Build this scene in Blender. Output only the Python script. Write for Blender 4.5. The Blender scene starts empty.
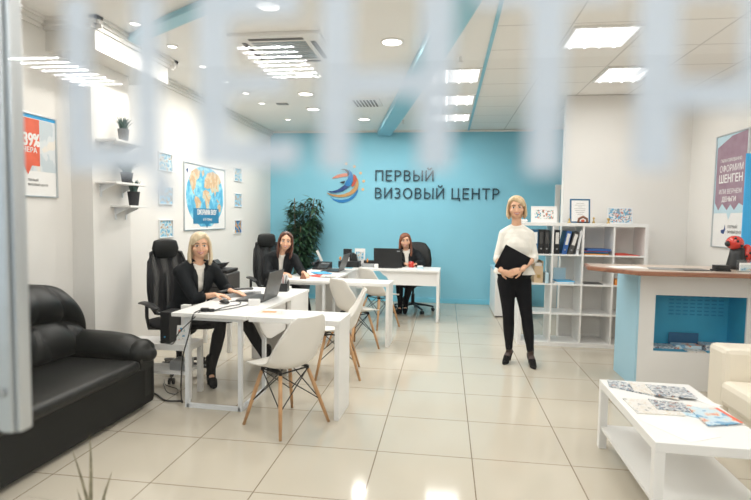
import bpy, bmesh, math, random
from mathutils import Vector, Matrix
random.seed(7)
C = bpy.context.scene.collection
PI = math.pi
V = Vector

# ------------------------------------------------------------------ materials
def mat(name, col, rough=.5, metal=0, var=0, scale=8, bump=0, bscale=60, spec=.5, coat=0, emis=0, trans=0, col2=None, aniso=None):
    m = bpy.data.materials.new(name); m.use_nodes = True
    nt = m.node_tree; p = nt.nodes['Principled BSDF']
    p.inputs['Roughness'].default_value = rough; p.inputs['Metallic'].default_value = metal
    p.inputs['Specular IOR Level'].default_value = spec
    p.inputs['Coat Weight'].default_value = coat
    p.inputs['Transmission Weight'].default_value = trans
    c = (*col, 1)
    p.inputs['Base Color'].default_value = c
    if emis:
        p.inputs['Emission Color'].default_value = c; p.inputs['Emission Strength'].default_value = emis
    tc = nt.nodes.new('ShaderNodeTexCoord')
    if var or col2:
        n = nt.nodes.new('ShaderNodeTexNoise'); n.inputs['Scale'].default_value = scale; n.inputs['Detail'].default_value = 5
        r = nt.nodes.new('ShaderNodeValToRGB')
        if aniso:
            mp = nt.nodes.new('ShaderNodeMapping'); mp.inputs['Scale'].default_value = aniso
            nt.links.new(tc.outputs['Object'], mp.inputs[0]); nt.links.new(mp.outputs[0], n.inputs['Vector'])
        else: nt.links.new(tc.outputs['Object'], n.inputs['Vector'])
        nt.links.new(n.outputs['Fac'], r.inputs[0])
        d = col2 if col2 else tuple(x*(1-var) for x in col)
        r.color_ramp.elements[0].color = (*d, 1); r.color_ramp.elements[1].color = c
        r.color_ramp.elements[0].position = .35; r.color_ramp.elements[1].position = .65
        nt.links.new(r.outputs[0], p.inputs['Base Color'])
    if bump:
        n2 = nt.nodes.new('ShaderNodeTexNoise'); n2.inputs['Scale'].default_value = bscale; n2.inputs['Detail'].default_value = 4
        nt.links.new(tc.outputs['Object'], n2.inputs['Vector'])
        b = nt.nodes.new('ShaderNodeBump'); b.inputs['Strength'].default_value = bump; b.inputs['Distance'].default_value = .02
        nt.links.new(n2.outputs['Fac'], b.inputs['Height']); nt.links.new(b.outputs[0], p.inputs['Normal'])
    return m

def ramp_mat(name, stops, scale=6, rough=.4, detail=3, constant=True, noise='Noise', stretch=(1,1,1)):
    m = bpy.data.materials.new(name); m.use_nodes = True
    nt = m.node_tree; p = nt.nodes['Principled BSDF']; p.inputs['Roughness'].default_value = rough
    tc = nt.nodes.new('ShaderNodeTexCoord'); mp = nt.nodes.new('ShaderNodeMapping'); mp.inputs['Scale'].default_value = stretch
    nt.links.new(tc.outputs['Object'], mp.inputs[0])
    if noise == 'Noise':
        n = nt.nodes.new('ShaderNodeTexNoise'); n.inputs['Scale'].default_value = scale; n.inputs['Detail'].default_value = detail; out = n.outputs['Fac']
    else:
        n = nt.nodes.new('ShaderNodeTexVoronoi'); n.inputs['Scale'].default_value = scale
        sp = nt.nodes.new('ShaderNodeSeparateColor'); nt.links.new(n.outputs['Color'], sp.inputs[0]); out = sp.outputs[0]
    nt.links.new(mp.outputs[0], n.inputs['Vector'])
    r = nt.nodes.new('ShaderNodeValToRGB'); r.color_ramp.interpolation = 'CONSTANT' if constant else 'LINEAR'
    while len(r.color_ramp.elements) < len(stops): r.color_ramp.elements.new(.5)
    for e, (q, c) in zip(r.color_ramp.elements, stops): e.position = q; e.color = (*c, 1)
    nt.links.new(out, r.inputs[0]); nt.links.new(r.outputs[0], p.inputs['Base Color'])
    return m

WALLC = (.80, .78, .745)
M = dict(
 wall=mat('wall_paint', WALLC, .7, var=.03, scale=1.5, bump=.04, bscale=200),
 ceil=mat('ceiling_plaster', (.90, .885, .855), .8, var=.03, scale=1),
 trim=mat('trim_white', (.82, .80, .77), .5, var=.02),
 blue=mat('blue_wall_paint', (.245, .595, .745), .55, var=.035, scale=2, bump=.03, bscale=220),
 bluebase=mat('blue_baseboard', (.20, .60, .78), .35, var=.04),
 bluebeam=mat('blue_ceiling_paint', (.27, .57, .70), .4, var=.04, scale=3),
 white=mat('white_laminate', (.84, .83, .81), .35, var=.02, scale=4),
 whitem=mat('white_steel', (.78, .80, .82), .35, var=.03),
 plast=mat('white_plastic', (.79, .765, .715), .38, var=.02),
 wood=mat('beech_wood', (.62, .36, .17), .45, col2=(.47, .25, .11), scale=30, aniso=(1,1,.12)),
 top=mat('counter_wood', (.34, .155, .09), .35, col2=(.20, .085, .05), scale=12, aniso=(.3,2,2)),
 black=mat('black_plastic', (.012, .012, .013), .4, var=.2),
 blackm=mat('black_metal', (.015, .015, .016), .35, metal=.6, var=.2),
 fabric=mat('black_fabric', (.008, .008, .010), .85, var=.3, scale=25, bump=.1, bscale=150, spec=.2),
 leather=mat('black_leather', (.006, .007, .0065), .42, var=.25, scale=10, bump=.12, bscale=90, spec=.36),
 base_l=mat('black_sofa_cloth', (.003, .004, .0035), .7, var=.2, scale=20, spec=.25),
 cream=mat('cream_leather', (.80, .735, .62), .5, var=.04, scale=6, bump=.05, bscale=120),
 alu=mat('brushed_aluminium', (.60, .63, .65), .33, metal=.75, var=.08, aniso=(20,20,.3)),
 silver=mat('silver_plastic', (.42, .43, .44), .3, metal=.5, var=.1),
 grey=mat('dark_grey_plastic', (.07, .068, .066), .35, var=.15),
 screen=mat('screen_black', (.01, .01, .012), .12, var=.1),
 paper=mat('paper', (.85, .84, .82), .6, var=.03),
 paleblue=mat('pale_blue_panel', (.40, .66, .80), .45, var=.03, scale=2),
 niche=mat('niche_blue', (.05, .40, .62), .5, var=.15, scale=3),
 niched=mat('niche_reflection', (.02, .26, .47), .5, var=.1),
 skin=mat('skin', (.76, .44, .285), .5, var=.08, scale=20),
 lips=mat('lips', (.55, .14, .12), .4, var=.1), eye=mat('eye_white', (.8, .78, .75), .3, var=.05),
 iris=mat('iris_dark', (.03, .02, .015), .2, var=.1), teeth=mat('teeth', (.85, .82, .76), .3, var=.05),
 blonde=mat('blonde_hair', (.66, .50, .31), .5, col2=(.50, .35, .19), scale=40, aniso=(1,1,.1)),
 pale_blonde=mat('pale_blonde_hair', (.72, .60, .42), .5, col2=(.56, .44, .28), scale=40, aniso=(1,1,.1)),
 brown=mat('brown_hair', (.13, .045, .022), .45, col2=(.06, .02, .012), scale=40, aniso=(1,1,.1)),
 auburn=mat('auburn_hair', (.30, .11, .05), .45, col2=(.18, .06, .03), scale=40, aniso=(1,1,.1)),
 blouse=mat('cream_blouse', (.80, .77, .70), .8, var=.05, scale=15, bump=.15, bscale=25),
 jacket=mat('black_jacket', (.009, .011, .013), .8, var=.3, scale=20, bump=.15, bscale=25, spec=.25),
 trouser=mat('black_trousers', (.007, .007, .009), .85, var=.3, scale=20, spec=.2),
 tights=mat('sheer_tights', (.06, .035, .03), .5, var=.2),
 shoe=mat('black_suede', (.005, .005, .006), .8, var=.2, spec=.2),
 leaf=mat('dark_green_leaf', (.028, .085, .035), .5, col2=(.012, .042, .018), scale=9),
 grass=mat('silver_green_blades', (.10, .17, .15), .6, col2=(.05, .09, .08), scale=20),
 dry=mat('dry_blades', (.36, .31, .20), .6, col2=(.16, .14, .08), scale=25),
 cane=mat('plant_cane', (.20, .15, .09), .7, var=.3), soil=mat('soil', (.05, .035, .025), .9, var=.3),
 potg=mat('grey_pot', (.20, .21, .22), .5, var=.1), potb=mat('black_pot', (.03, .03, .035), .5, var=.2),
 potw=mat('white_pot', (.8, .79, .77), .4, var=.05),
 red=mat('glossy_red', (.62, .035, .02), .2, var=.15, coat=.5), redp=mat('red_paper', (.66, .10, .07), .6, var=.15),
 orange=mat('orange_print', (.85, .33, .08), .6, var=.2, scale=60),
 blued=mat('blue_card', (.03, .12, .38), .5, var=.15), bluel=mat('light_blue_card', (.10, .45, .75), .5, var=.1),
 tan=mat('kraft_card', (.62, .46, .29), .7, var=.08), label=mat('binder_label', (.75, .73, .69), .6, var=.05),
 navy=mat('logo_navy', (.01, .055, .22), .35, var=.08), lblue=mat('logo_blue', (.01, .20, .52), .35, var=.08),
 gold=mat('logo_gold', (.60, .34, .13), .35, col2=(.45, .23, .08), scale=6), lred=mat('logo_red', (.55, .08, .04), .35, var=.2),
 lorange=mat('logo_orange', (.82, .24, .12), .35, var=.1), lblack=mat('logo_black', (.02, .025, .03), .35, var=.2),
 dots=mat('logo_dots', (.80, .52, .28), .35, var=.08), sign=mat('sign_dark', (.012, .05, .075), .3, var=.1),
 purple=mat('poster_purple', (.30, .19, .25), .55, col2=(.36, .25, .31), scale=9),
 posterblue=mat('poster_blue', (.05, .42, .80), .5, var=.05), posterpale=mat('poster_pale_blue', (.52, .70, .78), .5, var=.05),
 banner=mat('poster_caption_blue', (.03, .22, .40), .5, var=.08), pred=mat('poster_red', (.80, .14, .07), .5, var=.12, scale=10),
 land=ramp_mat('map_land', [(0,(.62,.42,.25)),(.5,(.72,.55,.36)),(.6,(.55,.60,.50))], 12, .5),
 sea=ramp_mat('map_sea', [(0,(.10,.42,.66)),(.48,(.18,.55,.76)),(.58,(.34,.68,.82))], 9, .5),
 city=ramp_mat('city_print', [(0,(.10,.34,.52)),(.42,(.35,.60,.74)),(.5,(.70,.72,.68)),(.6,(.40,.22,.12)),(.7,(.08,.15,.22))], 34, .4, 6),
 city2=ramp_mat('sunset_print', [(0,(.03,.10,.25)),(.42,(.08,.30,.58)),(.52,(.80,.42,.12)),(.62,(.12,.07,.05))], 16, .4, 6),
 city3=ramp_mat('tower_print', [(0,(.20,.55,.80)),(.45,(.55,.72,.80)),(.52,(.35,.22,.15)),(.62,(.75,.75,.7))], 30, .4, 6),
 mag=ramp_mat('magazine_print', [(0,(.06,.12,.20)),(.36,(.35,.38,.42)),(.44,(.72,.71,.69)),(.53,(.28,.36,.45)),(.58,(.07,.08,.09)),(.64,(.50,.22,.17)),(.68,(.75,.72,.68))], 30, .3, 5),
 mag2=ramp_mat('magazine_print_pale', [(0,(.30,.30,.30)),(.38,(.78,.76,.73)),(.52,(.68,.60,.50)),(.57,(.78,.76,.72)),(.66,(.35,.35,.34))], 22, .3, 4),
 mag3=ramp_mat('magazine_print_blue', [(0,(.20,.42,.62)),(.42,(.60,.74,.82)),(.54,(.74,.68,.60)),(.60,(.72,.28,.18)),(.68,(.80,.74,.66))], 15, .3, 4),
 hands=ramp_mat('hand_print_art', [(0,(.78,.77,.75)),(.5,(.78,.77,.75)),(.60,(.08,.32,.50)),(.70,(.75,.25,.15)),(.80,(.20,.45,.40)),(.9,(.3,.15,.1))], 70, .4, noise='Voronoi'),
 houses=ramp_mat('town_print', [(0,(.12,.38,.58)),(.3,(.75,.72,.68)),(.5,(.55,.16,.10)),(.6,(.70,.70,.70)),(.8,(.15,.25,.32))], 75, .4, noise='Voronoi'),
 cert=mat('blue_frame', (.03, .13, .26), .35, var=.1), dgrey=mat('duct_grey', (.30, .30, .29), .6, var=.1),
 slot=mat('slot_dark', (.10, .09, .08), .7, var=.1), gold2=mat('warm_metal', (.55, .38, .15), .3, metal=.8, var=.1),
)
# mesh cloth for chair backs
def mesh_fabric():
    m = bpy.data.materials.new('chair_mesh'); m.use_nodes = True; nt = m.node_tree
    p = nt.nodes['Principled BSDF']; p.inputs['Base Color'].default_value = (.01, .01, .011, 1); p.inputs['Roughness'].default_value = .7
    tr = nt.nodes.new('ShaderNodeBsdfTransparent'); mx = nt.nodes.new('ShaderNodeMixShader')
    tc = nt.nodes.new('ShaderNodeTexCoord'); w = nt.nodes.new('ShaderNodeTexWave'); w.inputs['Scale'].default_value = 3.2; w.inputs['Distortion'].default_value = 3
    mr = nt.nodes.new('ShaderNodeMapRange'); mr.inputs['To Min'].default_value = .70; mr.inputs['To Max'].default_value = .96
    nt.links.new(tc.outputs['Object'], w.inputs['Vector']); nt.links.new(w.outputs['Fac'], mr.inputs['Value']); nt.links.new(mr.outputs[0], mx.inputs[0])
    nt.links.new(tr.outputs[0], mx.inputs[1]); nt.links.new(p.outputs[0], mx.inputs[2]); nt.links.new(mx.outputs[0], nt.nodes['Material Output'].inputs[0])
    return m
M['mesh'] = mesh_fabric()
def glass_mat(name, gloss, tint=(.985,.99,.99)):
    m = bpy.data.materials.new(name); m.use_nodes = True; nt = m.node_tree; nt.nodes.remove(nt.nodes['Principled BSDF'])
    tr = nt.nodes.new('ShaderNodeBsdfTransparent'); tr.inputs[0].default_value = (*tint, 1)
    g = nt.nodes.new('ShaderNodeBsdfGlossy'); g.inputs['Roughness'].default_value = 0
    mx = nt.nodes.new('ShaderNodeMixShader'); mx.inputs[0].default_value = gloss
    nt.links.new(tr.outputs[0], mx.inputs[1]); nt.links.new(g.outputs[0], mx.inputs[2]); nt.links.new(mx.outputs[0], nt.nodes['Material Output'].inputs[0])
    return m
M['glass'] = glass_mat('shopfront_glass', .013)
M['glassb'] = glass_mat('clear_glass', .08, (.93,.96,.97))
def frosted():
    m = bpy.data.materials.new('frosted_vinyl'); m.use_nodes = True; nt = m.node_tree; nt.nodes.remove(nt.nodes['Principled BSDF'])
    tr = nt.nodes.new('ShaderNodeBsdfTransparent'); d = nt.nodes.new('ShaderNodeBsdfDiffuse'); t = nt.nodes.new('ShaderNodeBsdfTranslucent')
    col = (.74, .80, .88, 1); d.inputs[0].default_value = col; t.inputs[0].default_value = col
    a = nt.nodes.new('ShaderNodeMixShader'); a.inputs[0].default_value = .5
    nt.links.new(d.outputs[0], a.inputs[1]); nt.links.new(t.outputs[0], a.inputs[2])
    mx = nt.nodes.new('ShaderNodeMixShader'); mx.inputs[0].default_value = .75
    nt.links.new(tr.outputs[0], mx.inputs[1]); nt.links.new(a.outputs[0], mx.inputs[2]); nt.links.new(mx.outputs[0], nt.nodes['Material Output'].inputs[0])
    return m
M['vinyl'] = frosted()
def emit(name, col, s):
    m = bpy.data.materials.new(name); m.use_nodes = True; nt = m.node_tree; nt.nodes.remove(nt.nodes['Principled BSDF'])
    e = nt.nodes.new('ShaderNodeEmission'); e.inputs[0].default_value = (*col, 1); e.inputs[1].default_value = s
    nt.links.new(e.outputs[0], nt.nodes['Material Output'].inputs[0]); return m
M['tube'] = emit('fluorescent_tube', (1, .98, .95), 3.6)
M['tube_out'] = emit('corridor_tube', (.95, .98, 1), 120)
M['lampw'] = emit('downlight_glow', (1, .95, .86), 6)
M['diff'] = emit('lamp_reflector_glow', (1, .98, .95), 1.7)

def floor_mat():
    m = bpy.data.materials.new('polished_cream_tiles'); m.use_nodes = True; nt = m.node_tree; p = nt.nodes['Principled BSDF']
    tc = nt.nodes.new('ShaderNodeTexCoord'); mp = nt.nodes.new('ShaderNodeMapping'); mp.inputs['Location'].default_value = (-.196+6, -3.206+12, 0)
    nt.links.new(tc.outputs['Object'], mp.inputs[0])
    b = nt.nodes.new('ShaderNodeTexBrick'); b.offset = 0; b.squash = 1
    b.inputs['Scale'].default_value = 1; b.inputs['Brick Width'].default_value = .6; b.inputs['Row Height'].default_value = .6
    b.inputs['Mortar Size'].default_value = .003; b.inputs['Mortar Smooth'].default_value = .1; b.inputs['Bias'].default_value = 0
    b.inputs['Color1'].default_value = (.59, .54, .45, 1); b.inputs['Color2'].default_value = (.57, .52, .435, 1); b.inputs['Mortar'].default_value = (.20, .15, .10, 1)
    nt.links.new(mp.outputs[0], b.inputs['Vector'])
    n = nt.nodes.new('ShaderNodeTexNoise'); n.inputs['Scale'].default_value = 2.2; n.inputs['Detail'].default_value = 6
    nt.links.new(tc.outputs['Object'], n.inputs['Vector'])
    mx = nt.nodes.new('ShaderNodeMix'); mx.data_type = 'RGBA'; mx.blend_type = 'MULTIPLY'; mx.inputs[0].default_value = 1
    r = nt.nodes.new('ShaderNodeValToRGB'); r.color_ramp.elements[0].color = (.93, .92, .90, 1); r.color_ramp.elements[1].color = (1, 1, 1, 1)
    nt.links.new(n.outputs['Fac'], r.inputs[0]); nt.links.new(b.outputs['Color'], mx.inputs[6]); nt.links.new(r.outputs[0], mx.inputs[7])
    nt.links.new(mx.outputs[2], p.inputs['Base Color'])
    p.inputs['Roughness'].default_value = .09; p.inputs['Specular IOR Level'].default_value = .3
    return m
M['floor'] = floor_mat()
def tile_ceiling():
    m = bpy.data.materials.new('ceiling_tiles'); m.use_nodes = True; nt = m.node_tree; p = nt.nodes['Principled BSDF']
    tc = nt.nodes.new('ShaderNodeTexCoord'); mp = nt.nodes.new('ShaderNodeMapping'); mp.inputs['Location'].default_value = (-.35+6, -4.9+12, 0)
    nt.links.new(tc.outputs['Object'], mp.inputs[0])
    b = nt.nodes.new('ShaderNodeTexBrick'); b.offset = 0
    b.inputs['Scale'].default_value = 1; b.inputs['Brick Width'].default_value = .6; b.inputs['Row Height'].default_value = .6; b.inputs['Mortar Size'].default_value = .008
    b.inputs['Color1'].default_value = (.88, .86, .825, 1); b.inputs['Color2'].default_value = (.865, .845, .81, 1); b.inputs['Mortar'].default_value = (.62, .60, .57, 1)
    nt.links.new(mp.outputs[0], b.inputs['Vector']); nt.links.new(b.outputs['Color'], p.inputs['Base Color']); p.inputs['Roughness'].default_value = .85
    return m
M['ctile'] = tile_ceiling()

# ------------------------------------------------------------------ mesh collector
def frame(t, side):
    t = t.normalized(); s = side - t*side.dot(t)
    if s.length < 1e-5: s = t.orthogonal()
    s.normalize(); return s, t.cross(s)
class MB:
    def __init__(s): s.v = []; s.f = []
    def add(s, vs, fs):
        o = len(s.v); s.v += [tuple(a) for a in vs]; s.f += [tuple(i+o for i in f) for f in fs]; return s
    def box(s, x0, y0, z0, x1, y1, z1, mtx=None):
        vs = [V((x, y, z)) for x in (x0, x1) for y in (y0, y1) for z in (z0, z1)]
        if mtx: vs = [mtx @ v for v in vs]
        return s.add(vs, [(0,1,3,2),(4,6,7,5),(0,4,5,1),(2,3,7,6),(0,2,6,4),(1,5,7,3)])
    def bar(s, a, b, w, h, side=V((0,0,1))):
        a, b = V(a), V(b); sx, sy = frame(b-a, V(side)); vs = []
        for p in (a, b):
            for i, j in ((-1,-1),(1,-1),(1,1),(-1,1)): vs.append(p+sx*i*w/2+sy*j*h/2)
        return s.add(vs, [(3,2,1,0),(4,5,6,7)]+[(i,(i+1)%4,4+(i+1)%4,4+i) for i in range(4)])
    def loft(s, pts, rads, side=(1,0,0), n=14, cap=True, power=1):
        pts = [V(p) for p in pts]; rads = [r if isinstance(r, tuple) else (r, r) for r in rads]
        sd = V(side); rings = []; k = len(pts)
        for i, p in enumerate(pts):
            t = (pts[min(i+1,k-1)]-pts[max(i-1,0)])
            if t.length < 1e-6: t = V((0,0,1))
            a, b = frame(t, sd); rings.append((p, a, b, rads[i][0], rads[i][1], t.normalized()))
        if cap:
            p, a, b, ra, rb, t = rings[0]; r = min(ra, rb)
            pre = [(p-t*r*math.sin(q), a, b, ra*math.cos(q), rb*math.cos(q), t) for q in (1.25, .8, .4)]
            p, a, b, ra, rb, t = rings[-1]; r = min(ra, rb)
            post = [(p+t*r*math.sin(q), a, b, ra*math.cos(q), rb*math.cos(q), t) for q in (.4, .8, 1.25)]
            rings = pre+rings+post
        vs = []
        for p, a, b, ra, rb, t in rings:
            for j in range(n):
                q = 2*PI*j/n; c, d = math.cos(q), math.sin(q)
                if power != 1: c = math.copysign(abs(c)**power, c); d = math.copysign(abs(d)**power, d)
                vs.append(p+a*ra*c+b*rb*d)
        R = len(rings); fs = [(i*n+j, i*n+(j+1)%n, (i+1)*n+(j+1)%n, (i+1)*n+j) for i in range(R-1) for j in range(n)]
        fs += [tuple(range(n))[::-1], tuple((R-1)*n+j for j in range(n))]
        return s.add(vs, fs)
    def tube(s, pts, r, n=8): return s.loft(pts, [r]*len(pts), (.3,.2,.93), n)
    def cyl(s, a, b, r0, r1=None, n=16): return s.loft([a, b], [r0, r0 if r1 is None else r1], (1,.01,.02), n, cap=False)
    def ell(s, c, r, mtx=None, n=14, m=9):
        c = V(c); vs = []
        for i in range(1, m):
            th = PI*i/m
            for j in range(n):
                q = 2*PI*j/n; v = V((r[0]*math.sin(th)*math.cos(q), r[1]*math.sin(th)*math.sin(q), -r[2]*math.cos(th)))
                vs.append(c+(mtx @ v if mtx else v))
        a, b = V((0,0,-r[2])), V((0,0,r[2]))
        if mtx: a, b = mtx @ a, mtx @ b
        vs += [c+a, c+b]; N = len(vs)
        fs = [(i*n+j, i*n+(j+1)%n, (i+1)*n+(j+1)%n, (i+1)*n+j) for i in range(m-2) for j in range(n)]
        fs += [(N-2, (j+1)%n, j) for j in range(n)]+[(N-1, (m-2)*n+j, (m-2)*n+(j+1)%n) for j in range(n)]
        return s.add(vs, fs)
    def lathe(s, prof, c=(0,0,0), n=24):
        vs = [(c[0]+r*math.cos(2*PI*j/n), c[1]+r*math.sin(2*PI*j/n), c[2]+z) for r, z in prof for j in range(n)]; R = len(prof)
        fs = [(i*n+j, i*n+(j+1)%n, (i+1)*n+(j+1)%n, (i+1)*n+j) for i in range(R-1) for j in range(n)]
        fs += [tuple(range(n))[::-1], tuple((R-1)*n+j for j in range(n))]
        return s.add(vs, fs)
    def prism(s, poly, d, o=(0,0,0), u=(1,0,0), w=(0,0,1)):
        """poly in (u,w) plane, extruded by vector d"""
        o, u, w, d = V(o), V(u), V(w), V(d); n = len(poly)
        vs = [o+u*a+w*b for a, b in poly]; vs += [v+d for v in vs]
        return s.add(vs, [tuple(range(n))[::-1], tuple(range(n, 2*n))]+[(i,(i+1)%n,n+(i+1)%n,n+i) for i in range(n)])
    def build(s, name, m, parent=None, smooth=False, bevel=0, sub=0, solid=0, loc=None):
        me = bpy.data.meshes.new(name); me.from_pydata(s.v, [], s.f)
        bm = bmesh.new(); bm.from_mesh(me); bmesh.ops.recalc_face_normals(bm, faces=bm.faces); bm.to_mesh(me); bm.free()
        o = bpy.data.objects.new(name, me); C.objects.link(o)
        if isinstance(m, str): m = M[m]
        me.materials.append(m)
        if smooth:
            for p in me.polygons: p.use_smooth = True
        if solid: q = o.modifiers.new('Solidify', 'SOLIDIFY'); q.thickness = solid; q.offset = 0
        if bevel: q = o.modifiers.new('Bevel', 'BEVEL'); q.width = bevel; q.segments = 2; q.limit_method = 'ANGLE'; q.angle_limit = .6
        if sub: q = o.modifiers.new('Subdivision', 'SUBSURF'); q.levels = sub; q.render_levels = sub
        if parent: o.parent = parent
        if loc: o.location = loc
        return o
def thing(name, label, cat, loc=(0,0,0), rz=0, group=None):
    o = bpy.data.objects.new(name, None); C.objects.link(o); o.empty_display_size = .1
    o.location = loc; o.rotation_euler = (0,0,rz); o['label'] = label; o['category'] = cat
    if group: o['group'] = group
    return o
def tag(o, label, cat, group=None):
    o['label'] = label; o['category'] = cat
    if group: o['group'] = group
    return o
def struct(o): o['kind'] = 'structure'; return o
def box(name, m, *a, parent=None, bevel=0, **k): return MB().box(*a).build(name, m, parent, bevel=bevel, **k)
def dup(o, loc, rz, label, group=None):
    r = o.copy(); C.objects.link(r); r.location = loc; r.rotation_euler = (0,0,rz); r['label'] = label
    if group: r['group'] = group
    def kids(a, b):
        for ch in list(a.children):
            c = ch.copy(); C.objects.link(c); c.parent = b; kids(ch, c)
    kids(o, r); return r
def fuse(name, mb, m, parent, voxel=.006, smooth=3, cut=None, solid=0):
    me = bpy.data.meshes.new(name); me.from_pydata(mb.v, [], mb.f)
    bm = bmesh.new(); bm.from_mesh(me); bmesh.ops.recalc_face_normals(bm, faces=bm.faces); bm.to_mesh(me); bm.free()
    t = bpy.data.objects.new('t', me); C.objects.link(t)
    r = t.modifiers.new('Remesh', 'REMESH'); r.mode = 'VOXEL'; r.voxel_size = voxel
    q = t.modifiers.new('Smooth', 'SMOOTH'); q.factor = .5; q.iterations = smooth
    dg = bpy.context.evaluated_depsgraph_get(); dg.update()
    n = bpy.data.meshes.new_from_object(t.evaluated_get(dg)); n.name = name
    bpy.data.objects.remove(t); bpy.data.meshes.remove(me)
    if cut:
        bm = bmesh.new(); bm.from_mesh(n)
        bmesh.ops.delete(bm, geom=[v for v in bm.verts if cut(v.co)], context='VERTS'); bm.to_mesh(n); bm.free()
    n.materials.clear(); n.materials.append(M[m] if isinstance(m, str) else m)
    for p in n.polygons: p.use_smooth = True
    o = bpy.data.objects.new(name, n); C.objects.link(o); o.parent = parent
    if solid: s_ = o.modifiers.new('Solidify', 'SOLIDIFY'); s_.thickness = solid; s_.offset = 0
    return o
def text(name, s, m, o, u, w, width, height, parent, depth=.002, bold=0, align='L'):
    """lettering fitted to width x height; o = lower-left corner of the caps"""
    c = bpy.data.curves.new('t', 'FONT'); c.body = s; c.size = 1; c.extrude = 0
    t = bpy.data.objects.new('t', c); C.objects.link(t)
    dg = bpy.context.evaluated_depsgraph_get(); dg.update()
    me = bpy.data.meshes.new_from_object(t.evaluated_get(dg)); bpy.data.objects.remove(t)
    xs = [v.co.x for v in me.vertices]; x0, x1 = min(xs), max(xs); cap = .73
    o, u, w = V(o), V(u), V(w); nrm = u.cross(w)
    sx = width/(x1-x0); sz = height/cap
    for v in me.vertices: v.co = o+u*(v.co.x-x0)*sx+w*v.co.y*sz
    if bold > 0:                                                   # heavier strokes: shifted copies of the same outlines
        vs = [v.co.copy() for v in me.vertices]; fs = [tuple(p.vertices) for p in me.polygons]; n = len(vs); V2, F2 = [], []
        for k, (a, b) in enumerate(((0,0),(1,0),(0,1),(1,1))):
            V2 += [v+u*a*bold*height+w*b*bold*height*.7+nrm*k*depth*.01 for v in vs]; F2 += [tuple(i+k*n for i in f) for f in fs]
        me = bpy.data.meshes.new(name); me.from_pydata(V2, [], F2)
    bm = bmesh.new(); bm.from_mesh(me)
    r = bmesh.ops.extrude_face_region(bm, geom=bm.faces[:])
    for v in [g for g in r['geom'] if isinstance(g, bmesh.types.BMVert)]: v.co += nrm*depth
    bmesh.ops.recalc_face_normals(bm, faces=bm.faces); bm.to_mesh(me); bm.free()
    me.materials.clear(); me.materials.append(M[m]); ob = bpy.data.objects.new(name, me); C.objects.link(ob); ob.parent = parent
    return ob

# ------------------------------------------------------------------ camera
cam = bpy.data.cameras.new('camera'); co = bpy.data.objects.new('camera', cam); C.objects.link(co)
yaw, pitch, roll = -.1345, .063, .015
fwd = V((math.sin(yaw)*math.cos(pitch), math.cos(yaw)*math.cos(pitch), -math.sin(pitch)))
rt = V((math.cos(yaw), -math.sin(yaw), 0)); up = rt.cross(fwd)
r2 = rt*math.cos(roll)+up*math.sin(roll); u2 = -rt*math.sin(roll)+up*math.cos(roll)
mm = Matrix((r2, u2, -fwd)).transposed().to_4x4(); mm.translation = (0,0,1.5); co.matrix_world = mm
cam.sensor_width = 36; cam.lens = 516/751*36; cam.clip_start = .02
cam.dof.use_dof = True; cam.dof.focus_distance = 5.6; cam.dof.aperture_fstop = cam.lens/12.0
bpy.context.scene.camera = co

# ------------------------------------------------------------------ room
H = 3.03; BW = 9.17; LW = -3.2; RW = 2.9; GY = .22
struct(box('floor', 'floor', -7, -7, -.1, 7, 9.4, 0))
struct(box('wall_back', 'blue', LW-.2, BW, 0, RW+.2, BW+.15, H))
struct(box('wall_left', 'wall', LW-.15, GY+.1, 0, LW, BW, H))
struct(box('wall_right', 'wall', RW, GY+.1, 0, RW+.15, BW, H))
struct(box('wall_partition', 'wall', 1.44, 6.71, 0, RW, 6.83, H))
struct(box('wall_pillar', 'wall', LW, 4.07, 0, -3.0, 4.60, 2.80))
struct(box('ceiling', 'ceil', LW-.15, GY-.1, H, .34, BW+.15, H+.1))
struct(box('ceiling', 'ctile', .36, GY-.1, H+.005, RW+.15, BW+.15, H+.1))
struct(box('trim_1', 'bluebeam', .335, GY, H-.012, .365, BW, H+.02))
m_ = MB(); m_.box(LW, 3.82, 2.79, -2.77, 4.90, H)
struct(m_.build('wall_bulkhead', 'wall'))
m_ = MB()
def crown(m_, x0, y0, x1, y1, nx, ny):
    for k, (d, h) in enumerate(((.07, .025), (.045, .055), (.02, .085))):
        ax, bx = sorted((x0, x1)); ay, by = sorted((y0, y1))
        if nx: a = (x0, ay, H-h, x0+nx*d, by, H-h+.034)
        else: a = (ax, y0, H-h, bx, y0+ny*d, H-h+.034)
        m_.box(min(a[0],a[3]), min(a[1],a[4]), a[2], max(a[0],a[3]), max(a[1],a[4]), a[5])
crown(m_, -2.77, 3.75, -2.77, 4.97, 1, 0); crown(m_, LW, 3.82, -2.70, 3.82, 0, -1); crown(m_, LW, 4.90, -2.70, 4.90, 0, 1)
crown(m_, LW, 4.97, LW, BW, 1, 0); crown(m_, LW, .4, LW, 3.75, 1, 0)
struct(m_.build('trim_2', 'trim'))
struct(box('trim_3', 'trim', LW, BW-.03, H-.03, 1.44, BW, H))
struct(box('baseboard_back', 'bluebase', LW, BW-.015, 0, 1.44, BW, .085, bevel=.004))
struct(box('baseboard_left', 'trim', LW, GY+.1, 0, LW+.015, 4.07, .08))
struct(box('baseboard_partition', 'trim', 1.44, 6.695, 0, RW, 6.71, .08))
# back door, mostly behind the partition
d_ = MB(); d_.box(1.83, BW-.05, 0, 1.91, BW, 2.10); d_.box(2.62, BW-.05, 0, 2.70, BW, 2.10); d_.box(1.91, BW-.05, 2.02, 2.62, BW, 2.10)
dr = struct(d_.build('door_1', 'trim', bevel=.004))
box('door_panel', 'paleblue', 1.91, BW-.025, 0, 2.62, BW-.002, 2.02, parent=dr)
g_ = MB(); g_.box(1.95, BW-.03, .9, 2.58, BW-.026, 1.95); g_.build('door_glass', mat('door_glass_grey', (.25,.38,.46), .2, var=.2, scale=5), dr)
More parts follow.
